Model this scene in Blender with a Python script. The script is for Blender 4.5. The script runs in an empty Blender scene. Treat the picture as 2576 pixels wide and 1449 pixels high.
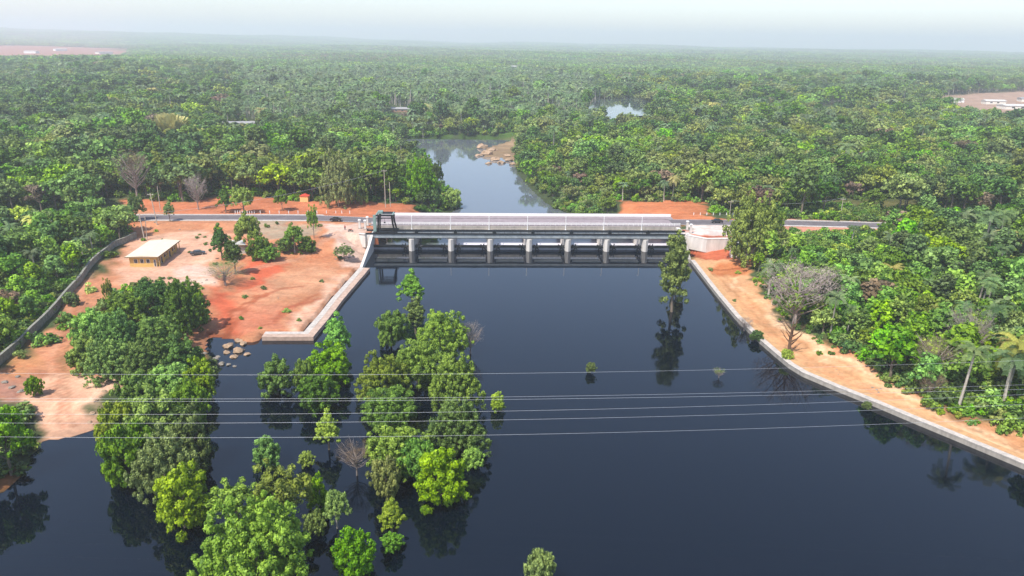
import bpy, math, random
import numpy as np
from mathutils import Vector, Matrix
R = math.radians
rnd = random.Random(7)
SC = bpy.context.scene
COL = SC.collection

# ------------------------------------------------------------------ camera, sky, sun, exposure
CAM_H, PITCH, ROLL, FPX, W, H = 72.6, 18.6, 0.85, 1839.0, 2576.0, 1449.0
cd = bpy.data.cameras.new('camera'); cam = bpy.data.objects.new('camera', cd); COL.objects.link(cam)
cd.sensor_width = 36; cd.lens = 36 * FPX / W; cd.clip_start = 1; cd.clip_end = 60000
RM = Matrix.Rotation(R(90 - PITCH), 3, 'X') @ Matrix.Rotation(R(ROLL), 3, 'Z')
cam.matrix_world = Matrix.Translation((0, 0, CAM_H)) @ RM.to_4x4()
SC.camera = cam
SUN_EL, SUN_AZ = 56.0, 218.0          # compass style: 0 = +Y, clockwise; behind the camera, to the left
world = bpy.data.worlds.new('World'); SC.world = world; world.use_nodes = True
wn = world.node_tree; bg = wn.nodes['Background']
sky = wn.nodes.new('ShaderNodeTexSky'); sky.sky_type = 'NISHITA'; sky.sun_disc = False
sky.sun_elevation = R(SUN_EL); sky.sun_rotation = R(SUN_AZ)
sky.air_density = 1.0; sky.dust_density = 1.0; sky.ozone_density = 1.5; sky.altitude = 0
tint = wn.nodes.new('ShaderNodeMix'); tint.data_type = 'RGBA'; tint.blend_type = 'MULTIPLY'; tint.inputs[0].default_value = 1; tint.inputs[7].default_value = (1.0, .955, .975, 1)
wn.links.new(sky.outputs[0], tint.inputs[6]); wn.links.new(tint.outputs[2], bg.inputs[0]); bg.inputs[1].default_value = 0.15
sl = bpy.data.lights.new('sun', 'SUN'); sl.energy = 4.1; sl.angle = R(1.2); sl.color = (1.0, 0.94, 0.85)
so = bpy.data.objects.new('sun', sl); COL.objects.link(so)
sd = Vector((math.sin(R(SUN_AZ)) * math.cos(R(SUN_EL)), math.cos(R(SUN_AZ)) * math.cos(R(SUN_EL)), math.sin(R(SUN_EL))))
so.rotation_euler = sd.to_track_quat('Z', 'Y').to_euler(); so.location = sd * 300
SC.view_settings.view_transform = 'Standard'; SC.view_settings.look = 'None'
SC.view_settings.exposure = 0.68; SC.view_settings.gamma = 1.0
SC.render.engine = 'CYCLES'
SC.cycles.max_bounces = 6; SC.cycles.diffuse_bounces = 3; SC.cycles.glossy_bounces = 3
SC.cycles.transmission_bounces = 4; SC.cycles.transparent_max_bounces = 6; SC.cycles.volume_bounces = 1
SC.cycles.caustics_reflective = False; SC.cycles.caustics_refractive = False

# ------------------------------------------------------------------ pixel <-> world helpers (photo at 2576 x 1449)
def ray(px, py):
    return RM @ Vector(((px - W / 2) / FPX, -(py - H / 2) / FPX, -1.0))
def P(px, py, z=0.0):
    d = ray(px, py)
    k = (z - CAM_H) / d.z
    return Vector((d.x * k, d.y * k, z))
def PY(px, py, Y):                       # the point of that ray at world distance Y
    d = ray(px, py); k = Y / d.y
    return Vector((d.x * k, Y, CAM_H + d.z * k))
RMT = np.array(RM.transposed())
def proj(x, y, z):                       # numpy: world -> pixel
    v = np.stack([np.asarray(x, float), np.asarray(y, float), np.asarray(z, float) - CAM_H])
    c = RMT @ v.reshape(3, -1)
    return (W / 2 + FPX * c[0] / -c[2]), (H / 2 - FPX * c[1] / -c[2])

# ------------------------------------------------------------------ numpy geometry helpers
def zm(z): return z if z <= 2.4 else 2.4 + (z - 2.4) * .66
def poly_w(pts, z): return np.array([[*P(a, b, zm(z))[:2]] for a, b in pts])
def inside(x, y, poly):
    r = np.zeros(x.shape, bool); n = len(poly)
    for i in range(n):
        x0, y0 = poly[i]; x1, y1 = poly[(i + 1) % n]
        if y0 == y1: continue
        c = ((y0 > y) != (y1 > y)) & (x < (x1 - x0) * (y - y0) / (y1 - y0) + x0)
        r ^= c
    return r
def dist_line(x, y, pts, closed=False):
    d = np.full(x.shape, 1e9); n = len(pts)
    for i in range(n if closed else n - 1):
        ax, ay = pts[i][:2]; bx, by = pts[(i + 1) % n][:2]
        L = (bx - ax) ** 2 + (by - ay) ** 2 + 1e-9
        t = np.clip(((x - ax) * (bx - ax) + (y - ay) * (by - ay)) / L, 0, 1)
        d = np.minimum(d, np.hypot(x - ax - t * (bx - ax), y - ay - t * (by - ay)))
    return d
def sdist(x, y, poly):                   # negative inside
    d = dist_line(x, y, poly, True)
    return np.where(inside(x, y, poly), -d, d)
def sstep(e0, e1, v):
    t = np.clip((v - e0) / (e1 - e0), 0, 1); return t * t * (3 - 2 * t)

# ------------------------------------------------------------------ the barrage's own frame: s along it, t away from the camera
ZD = 6.1; DZ = 1.9                      # road level; the barrage is laid out below for a road level of 8
_A = P(935, 589, ZD); _B = P(1722, 592, ZD)
LEN = (_B - _A).length; U = (_B - _A).normalized(); N = Vector((-U.y, U.x, 0))
def F(s, t, z=0.0): return Vector((_A.x, _A.y, 0)) + U * s + N * t + Vector((0, 0, z))
YAW = math.atan2(U.y, U.x)

ZL, ZR, ZDS = .9, 1.0, -1.3             # left apron edge, right embankment, downstream water
WL = [P(*p, ZL) for p in [(905, 674), (880, 702), (835, 752), (800, 796), (765, 836), (700, 836), (668, 836)]]
WR = [P(*p, ZR) for p in [(1738, 655), (1765, 690), (1800, 735), (1850, 795), (1900, 845), (1950, 888), (1985, 917), (2020, 938), (2100, 972), (2200, 1012), (2300, 1054), (2400, 1095), (2576, 1168), (2900, 1305)]]
up = [tuple(F(0, 1.9)[:2]), tuple(F(0, -1)[:2])] + [tuple(p[:2]) for p in WL]
up += [tuple(P(*p, 0)[:2]) for p in [(640, 862), (600, 858), (560, 852), (528, 850), (522, 880), (560, 925), (540, 960), (480, 990), (400, 1015), (330, 1040), (290, 1062), (240, 1082), (200, 1096), (110, 1112), (82, 1150), (62, 1190), (25, 1235), (-60, 1260), (-500, 1330)]]
up += [(-150, 40), (-150, -60), (150, -60), (150, 40)] + [tuple(p[:2]) for p in WR[::-1]] + [tuple(F(LEN, -1)[:2]), tuple(F(LEN, 1.9)[:2])]
UP = np.array(up)
dn = [tuple(F(0, 1.9)[:2]), tuple(F(LEN, 1.9)[:2]), tuple(F(LEN, 30)[:2]), tuple(F(LEN - 8, 36)[:2])]
dn += [tuple(P(*p, ZDS)[:2]) for p in [(1420, 535), (1372, 512), (1335, 478), (1300, 440), (1292, 408), (1262, 400), (1215, 396), (1222, 372), (1290, 352), (1190, 340), (1100, 345), (1022, 352), (1008, 378), (1062, 408), (1100, 446), (1108, 482), (1160, 520), (1120, 545)]] + [tuple(F(14, 38)[:2]), tuple(F(0, 30)[:2])]
DN = np.array(dn)

# terrain heights at chosen places
CP = [(765, 836, 1.5), (700, 836, 1.5), (600, 836, 1.0), (560, 838, .8), (905, 674, 1.6), (870, 700, 1.6), (800, 780, 1.5), (640, 740, 2), (700, 700, 2), (750, 660, 2.3), (820, 655, 2.4), (620, 660, 3.2), (540, 700, 3.2), (560, 780, 1.8),
      (380, 690, 5), (500, 640, 5.4), (320, 670, 5), (450, 620, 5.6), (600, 600, 6.6), (700, 600, 6.6), (780, 600, 6.8), (860, 600, 7), (900, 590, 7.6), (870, 640, 3.2), (300, 710, 4.6), (240, 720, 4.4), (180, 800, 3.2), (120, 900, 2.6),
      (160, 990, 1.7), (130, 1060, .9), (0, 940, 3.4), (0, 1040, 2.2), (-200, 1000, 3.5), (30, 1160, 1.2), (-200, 1200, 2), (250, 980, 2.4), (300, 860, 2.8), (420, 820, 2.6), (500, 830, 1.4), (400, 940, 1.5), (480, 900, 1.0), (420, 740, 4), (300, 640, 5.6), (200, 660, 6.5),
      (0, 700, 7), (0, 560, 8), (200, 540, 8), (-300, 800, 7), (-400, 560, 9),
      (1800, 690, 2.4), (1850, 740, 2.4), (1930, 820, 2.4), (2000, 860, 2.5), (2100, 930, 2.4), (2250, 980, 2.6), (2400, 1050, 2.6), (2576, 1120, 2.6), (2900, 1250, 2.6), (1860, 665, 2.8), (1990, 700, 3.5), (2150, 860, 3.6), (2300, 900, 4), (2500, 980, 4), (2800, 1050, 4.5),
      (2100, 700, 5), (2400, 700, 6), (2700, 700, 7), (2200, 620, 7), (2500, 600, 8), (2900, 600, 8), (2000, 610, 7.5),
      (1000, 515, 5.5), (1080, 515, 3.5), (900, 500, 7), (600, 500, 8), (300, 490, 8.5), (-200, 480, 9), (-900, 480, 9), (1100, 480, 0), (1040, 420, 1), (980, 380, 3), (1000, 330, 2), (1150, 325, 1), (1300, 330, 3), (1290, 385, -1), (1330, 420, 0), (1400, 470, 2), (1450, 520, 3),
      (1600, 505, 6.5), (1750, 505, 7), (1900, 500, 7.5), (2200, 500, 8), (2600, 500, 8.5), (3300, 500, 9), (1000, 270, 7), (500, 300, 8), (1500, 300, 7), (2000, 300, 8), (2500, 300, 9), (0, 300, 8), (-500, 300, 8), (3100, 300, 8)]
CPW = np.array([[*P(a, b, zm(c))[:2], zm(c)] for a, b, c in CP])
ROADL = [P(*p, ZD) for p in [(-420, 552), (0, 549), (300, 547), (600, 547), (800, 548)]] + [F(0, 21)]
ROADR = [F(LEN, 21), P(1950, 560, ZD), P(2150, 565, ZD), P(2330, 572, ZD), P(2620, 584, ZD), P(3100, 606, ZD)]
RETL = [F(LEN, -0.6), P(1778, 604, ZD), P(1945, 601, ZD), P(1952, 588, ZD)]
PLAT_R = np.array([tuple(p[:2]) for p in RETL] + [tuple(P(2020, 580, ZD)[:2]), tuple(P(2020, 525, ZD)[:2]), tuple(F(LEN, 34)[:2])])
PLAT_L = np.array([tuple(F(0, -0.8)[:2]), tuple(F(0, 31)[:2]), tuple(P(800, 535, ZD)[:2]), tuple(P(800, 572, ZD)[:2]), tuple(P(900, 590, ZD)[:2])])
def height(x, y):
    x = np.asarray(x, float); y = np.asarray(y, float)
    num = np.zeros(x.shape); den = np.zeros(x.shape)
    for cx, cy, cz in CPW:
        w = 1.0 / (((x - cx) ** 2 + (y - cy) ** 2 + 16.0) ** 1.6); num += w * cz; den += w
    z = num / den
    D = np.hypot(x, y)
    z = z * (1 - sstep(900, 1800, D)) + sstep(900, 1800, D) * (7 + 5 * np.sin(x / 410 + 1) * np.cos(y / 530) + 4 * np.sin(x / 190 + y / 260))
    z += sstep(2500, 6500, D) * (8 + 14 * np.sin(x / 1500 + 2.2) * np.sin(y / 1900 + .4)) + sstep(5200, 9800, D) * (38 - x / 6500 * 62 + 9 * np.sin(x / 620) + 6 * np.sin(x / 231 + 1))
    z += .18 * np.sin(x * .31 + 1.3 * np.sin(y * .17)) * np.cos(y * .27) + .07 * np.sin(x * 1.1) * np.sin(y * .9 + x * .3)
    for rd in (ROADL, ROADR):
        k = 1 - sstep(7.5, 13, dist_line(x, y, rd)); z = z * (1 - k) + (ZD - .12) * k
    k = 1 - sstep(0, 5, sdist(x, y, PLAT_L)); z = z * (1 - k) + (ZD - .12) * k
    du = sdist(x, y, UP)
    z = np.where(du < 0, -1 - 3 * sstep(0, -6, du), z)
    dw = np.minimum(dist_line(x, y, WL), dist_line(x, y, WR)); wall = dw < 6
    k = 1 - sstep(3, 26, dw); z = np.where(du >= 0, z * (1 - k) + np.minimum(z, ZL + .02) * k, z)
    z = np.where((dw < 1.2) & (du >= 0), -1.0, z)
    soft = sstep(0, 9, du)
    z = np.where((du >= 0) & ~wall & (z < 5), .12 * (1 - soft) + z * soft, z)
    z = np.where(sdist(x, y, PLAT_R) < -1.0, ZD - .12, z)
    dd = sdist(x, y, DN)
    z = np.where(dd < 0, -6, z)
    k = sstep(0, 14, dd); z = np.where((dd >= 0) & (dd < 14) & ~inside(x, y, PLAT_L) & ~inside(x, y, PLAT_R), (ZDS + .3) * (1 - k) + z * k, z)
    return z
def hz(x, y): return float(height(np.array([x]), np.array([y]))[0])
def G(px, py, z0=3.0):                   # ground point seen at a pixel
    z = z0
    for _ in range(6):
        p = P(px, py, z); z = .5 * z + .5 * max(hz(p.x, p.y), 0.0 if p.y < _A.y + 20 else ZDS)
    p = P(px, py, z); return p
def pxm(p):                              # photo pixels per metre at a point
    c = RM.transposed() @ (Vector(p) - Vector((0, 0, CAM_H))); return FPX / -c.z

# ------------------------------------------------------------------ materials
def mat(name, col, rough=.8, spec=.3, metal=0.0, noise=None, bump=None, noise2=None):
    m = bpy.data.materials.new(name); m.use_nodes = True; t = m.node_tree; b = t.nodes['Principled BSDF']
    b.inputs['Roughness'].default_value = rough; b.inputs['Specular IOR Level'].default_value = spec; b.inputs['Metallic'].default_value = metal
    b.inputs['Base Color'].default_value = (*col, 1)
    if noise:
        sc, amt = noise; tc = t.nodes.new('ShaderNodeTexCoord'); n = t.nodes.new('ShaderNodeTexNoise'); n.inputs['Scale'].default_value = sc; n.inputs['Detail'].default_value = 6; n.inputs['Roughness'].default_value = .65
        if 'concrete' in name:
            mp = t.nodes.new('ShaderNodeMapping'); mp.inputs['Scale'].default_value = (1, 1, .22); t.links.new(tc.outputs['Object'], mp.inputs[0]); t.links.new(mp.outputs[0], n.inputs['Vector']); n.inputs['Scale'].default_value = sc * 2.2
        else: t.links.new(tc.outputs['Object'], n.inputs['Vector'])
        r = t.nodes.new('ShaderNodeValToRGB'); r.color_ramp.elements[0].position = .3; r.color_ramp.elements[1].position = .7
        c2 = noise2 or tuple(c * (1 - amt) for c in col)
        r.color_ramp.elements[0].color = (*c2, 1); r.color_ramp.elements[1].color = (*(min(1, c * (1 + amt * .5)) for c in col), 1)
        t.links.new(n.outputs['Fac'], r.inputs[0]); t.links.new(r.outputs[0], b.inputs['Base Color'])
        if bump:
            bp = t.nodes.new('ShaderNodeBump'); bp.inputs['Strength'].default_value = bump; bp.inputs['Distance'].default_value = .1
            t.links.new(n.outputs['Fac'], bp.inputs['Height']); t.links.new(bp.outputs[0], b.inputs['Normal'])
    return m
M = dict(
    concrete=mat('concrete', (.34, .31, .27), .85, noise=(.35, .35)),
    concrete_new=mat('pale_concrete', (.60, .565, .52), .85, noise=(.3, .22)),
    deckgrey=mat('deck_concrete', (.27, .225, .235), .85, noise=(.25, .22)),
    wallcap=mat('coping_concrete', (.47, .43, .385), .85, noise=(.5, .3)),
    stone=mat('stone_wall', (.24, .24, .20), .9, noise=(1.2, .5)),
    darksteel=mat('dark_painted_steel', (.010, .012, .013), .5, .4, .2, noise=(2, .4)),
    gateplate=mat('grey_gate_plate', (.34, .34, .37), .6, .3, .0, noise=(.8, .3)),
    apron=mat('lightened_apron_concrete', (.74, .72, .80), .22, .5, noise=(.3, .2)),  # near-white and glossy, so the added slab looks bright under the deck
    greensteel=mat('green_painted_steel', (.20, .30, .27), .5, .4, .0, noise=(1.5, .3)),
    greysteel=mat('grey_girder_paint', (.30, .33, .34), .5, .4, .0, noise=(.6, .35)),
    white=mat('white_paint', (.75, .74, .72), .6, noise=(3, .12)),
    cable=mat('aluminium_cable', (.55, .57, .6), .45, .5, .3),
    asphalt=mat('asphalt', (.135, .12, .125), .9, noise=(.4, .3)),
    cream=mat('cream_roof_sheet', (.62, .55, .42), .6, noise=(.4, .10)),
    fascia=mat('brown_fascia', (.22, .13, .06), .7),
    yellow=mat('yellow_render', (.60, .40, .13), .85, noise=(.7, .15)),
    orange=mat('orange_render', (.80, .45, .18), .85), red=mat('red_sheet_roof', (.65, .09, .06), .6),
    glass=mat('dark_window', (.02, .025, .03), .15, .5), plinth=mat('grey_plinth', (.35, .32, .28), .9),
    carblack=mat('black_car_paint', (.012, .013, .016), .2, .6), cargrey=mat('dark_grey_car_paint', (.045, .05, .055), .25, .6), tyre=mat('tyre_rubber', (.015, .015, .015), .9), rim=mat('alloy_rim', (.45, .45, .46), .3, .5, .7),
    lamp=mat('lamp_glass', (.75, .75, .7), .2), bark=mat('bark', (.20, .16, .12), .95, noise=(3, .4)), palebark=mat('pale_bark', (.42, .38, .32), .95, noise=(3, .3)), drybark=mat('dry_twig_bark', (.30, .25, .22), .95, noise=(2, .3)),
    rock=mat('tan_rock', (.36, .25, .16), .9, noise=(.6, .45), bump=.6), greyrock=mat('grey_rock', (.26, .23, .19), .9, noise=(.6, .5), bump=.6),
    woodpole=mat('pale_timber_pole', (.48, .42, .34), .9, noise=(3, .3)), roofgrey=mat('grey_sheet_roof', (.28, .28, .28), .55), roofpale=mat('pale_sheet_roof', (.50, .49, .46), .6), wallpale=mat('pale_wall', (.70, .66, .58), .9, noise=(.5, .15)), brownwall=mat('mud_wall', (.32, .2, .13), .9),
    redcloth=mat('red_cloth', (.5, .06, .05), .9), skin=mat('skin', (.10, .05, .03), .7), trousers=mat('dark_trousers', (.03, .03, .05), .9), sack=mat('pale_sacking', (.75, .66, .48), .9), yellowp=mat('yellow_plastic', (.75, .65, .02), .5),
)
LK = 2.2
def leafmat(name, dark, light, transl=.22):
    dark = tuple(c * LK for c in dark); light = tuple(c * LK for c in light)
    m = bpy.data.materials.new(name); m.use_nodes = True; t = m.node_tree; t.nodes.clear(); L = t.links.new; nn = t.nodes.new
    out = nn('ShaderNodeOutputMaterial'); a = nn('ShaderNodeAttribute'); a.attribute_name = 'tint'
    oi = nn('ShaderNodeObjectInfo'); mx = nn('ShaderNodeMix'); mx.data_type = 'RGBA'
    mx.inputs[6].default_value = (*dark, 1); mx.inputs[7].default_value = (*light, 1); L(a.outputs['Fac'], mx.inputs[0])
    hs = nn('ShaderNodeHueSaturation'); L(mx.outputs[2], hs.inputs['Color'])
    def rng(inp, a0, b0, seedmul):
        mm = nn('ShaderNodeMath'); mm.operation = 'MULTIPLY'; mm.inputs[1].default_value = seedmul; L(oi.outputs['Random'], mm.inputs[0])
        fr = nn('ShaderNodeMath'); fr.operation = 'FRACT'; L(mm.outputs[0], fr.inputs[0])
        mr = nn('ShaderNodeMapRange'); mr.inputs['To Min'].default_value = a0; mr.inputs['To Max'].default_value = b0; L(fr.outputs[0], mr.inputs[0]); L(mr.outputs[0], inp)
    rng(hs.inputs['Hue'], .472, .514, 1); rng(hs.inputs['Saturation'], .82, 1.12, 7.3); rng(hs.inputs['Value'], .7, 1.3, 13.7)
    d = nn('ShaderNodeBsdfPrincipled'); d.inputs['Roughness'].default_value = .55; d.inputs['Specular IOR Level'].default_value = .25; L(hs.outputs[0], d.inputs['Base Color'])
    tr = nn('ShaderNodeBsdfTranslucent'); L(hs.outputs[0], tr.inputs[0]); ms = nn('ShaderNodeMixShader'); ms.inputs[0].default_value = transl
    L(d.outputs[0], ms.inputs[1]); L(tr.outputs[0], ms.inputs[2]); L(ms.outputs[0], out.inputs[0]); return m
LM = dict(
    dark=leafmat('dark_leaves', (.013, .034, .007), (.064, .125, .018)),
    mid=leafmat('mid_green_leaves', (.02, .052, .006), (.105, .185, .02)),
    bright=leafmat('bright_green_leaves', (.03, .085, .006), (.135, .255, .018)),
    lime=leafmat('yellow_green_leaves', (.05, .095, .008), (.18, .265, .022)),
    olive=leafmat('olive_leaves', (.036, .056, .011), (.14, .18, .033)),
    dry=leafmat('dry_brown_leaves', (.05, .04, .024), (.14, .10, .062)),
    grey=leafmat('grey_twigs', (.08, .068, .058), (.19, .165, .145), .02),
    tan=leafmat('straw_plumes', (.12, .11, .045), (.25, .22, .10)),
    palm=leafmat('palm_fronds', (.035, .07, .025), (.11, .16, .06)),
    ypalm=leafmat('yellowing_palm_fronds', (.12, .13, .03), (.30, .28, .08)))

# ------------------------------------------------------------------ object helpers
def tag(o, label=None, cat=None, group=None, kind=None):
    for k, v in (('label', label), ('category', cat), ('group', group), ('kind', kind)):
        if v: o[k] = v
    return o
def link(name, me, parent=None, loc=None):
    o = bpy.data.objects.new(name, me); COL.objects.link(o)
    if parent is not None: o.parent = parent
    if loc is not None: o.location = loc
    return o
def thing(name, label, cat, loc=(0, 0, 0), rz=0, group=None, kind=None):
    o = link(name, None, None, loc); o.rotation_euler = (0, 0, rz); o.empty_display_size = .5
    return tag(o, label, cat, group, kind)
class MB:
    def __init__(s): s.v = []; s.f = []
    def add(s, v, f):
        n = len(s.v); s.v += [tuple(p) for p in v]; s.f += [tuple(i + n for i in q) for q in f]; return s
    def box(s, x0, x1, y0, y1, z0, z1, fr=None):
        c = [(x, y, z) for z in (z0, z1) for x, y in ((x0, y0), (x1, y0), (x1, y1), (x0, y1))]
        if fr: c = [tuple(fr(*q)) for q in c]
        return s.add(c, [(3, 2, 1, 0), (4, 5, 6, 7), (0, 1, 5, 4), (1, 2, 6, 5), (2, 3, 7, 6), (3, 0, 4, 7)])
    def tube(s, pts, r, n=6, cap=True):
        pts = [Vector(p) for p in pts]; rr = r if isinstance(r, (list, tuple)) else [r] * len(pts); v = []
        for i, p in enumerate(pts):
            d = (pts[min(i + 1, len(pts) - 1)] - pts[max(i - 1, 0)]).normalized()
            a = d.cross(Vector((0, 0, 1)) if abs(d.z) < .95 else Vector((1, 0, 0))).normalized(); b = a.cross(d)
            v += [p + (a * math.cos(2 * math.pi * k / n) + b * math.sin(2 * math.pi * k / n)) * rr[i] for k in range(n)]
        f = [(i * n + k, i * n + (k + 1) % n, (i + 1) * n + (k + 1) % n, (i + 1) * n + k) for i in range(len(pts) - 1) for k in range(n)]
        if cap: f += [tuple(range(n))[::-1], tuple((len(pts) - 1) * n + k for k in range(n))]
        return s.add(v, f)
    def prism(s, poly, z0, z1, fr=None):           # polygon (x, y) extruded in z; or through fr(a, b, c)
        n = len(poly); c = [(x, y, z) for z in (z0, z1) for x, y in poly]
        if fr: c = [tuple(fr(*q)) for q in c]
        return s.add(c, [tuple(range(n))[::-1], tuple(range(n, 2 * n))] + [(i, (i + 1) % n, n + (i + 1) % n, n + i) for i in range(n)])
    def build(s, name, m, parent=None, smooth=False, loc=None):
        me = bpy.data.meshes.new(name); me.from_pydata(s.v, [], s.f); me.materials.append(m)
        if smooth: me.polygons.foreach_set('use_smooth', [True] * len(me.polygons))
        me.update(); return link(name, me, parent, loc)
def offset_line(pts, w):                            # mitred left/right offsets of a polyline in xy
    out = []
    for i, p in enumerate(pts):
        a = (pts[i] - pts[i - 1]) if i else (pts[1] - pts[0]); b = (pts[i + 1] - pts[i]) if i < len(pts) - 1 else a
        a = Vector((a.x, a.y)).normalized(); b = Vector((b.x, b.y)).normalized()
        na = Vector((-a.y, a.x)); nb = Vector((-b.y, b.x)); m = (na + nb).normalized(); k = 1 / max(.4, m.dot(na))
        out.append(Vector((p.x + m.x * w * k, p.y + m.y * w * k, p.z)))
    return out
def ribbon(mb, pts, w0, w1, zb, zt):                # a solid strip between two offsets; zb, zt are added to each point's z
    a = offset_line(pts, w0); b = offset_line(pts, w1); n = len(pts); v = []
    for q in (a, b):
        for i, p in enumerate(q):
            v.append((p.x, p.y, p.z + (zb[i] if isinstance(zb, list) else zb))); v.append((p.x, p.y, p.z + (zt[i] if isinstance(zt, list) else zt)))
    f = []
    for i in range(n - 1):
        A, B = 2 * i, 2 * (i + 1); C, D = 2 * n + A, 2 * n + B
        f += [(A, B, B + 1, A + 1), (C + 1, D + 1, D, C), (A + 1, B + 1, D + 1, C + 1), (C, D, B, A)]
    f += [(0, 1, 2 * n + 1, 2 * n), (2 * n - 2, 4 * n - 2, 4 * n - 1, 2 * n - 1)]
    return mb.add(v, f)
def densify(pts, step):
    o = []
    for a, b in zip(pts[:-1], pts[1:]):
        n = max(1, int((b - a).length / step)); o += [a.lerp(b, k / n) for k in range(n)]
    return o + [pts[-1]]

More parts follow.
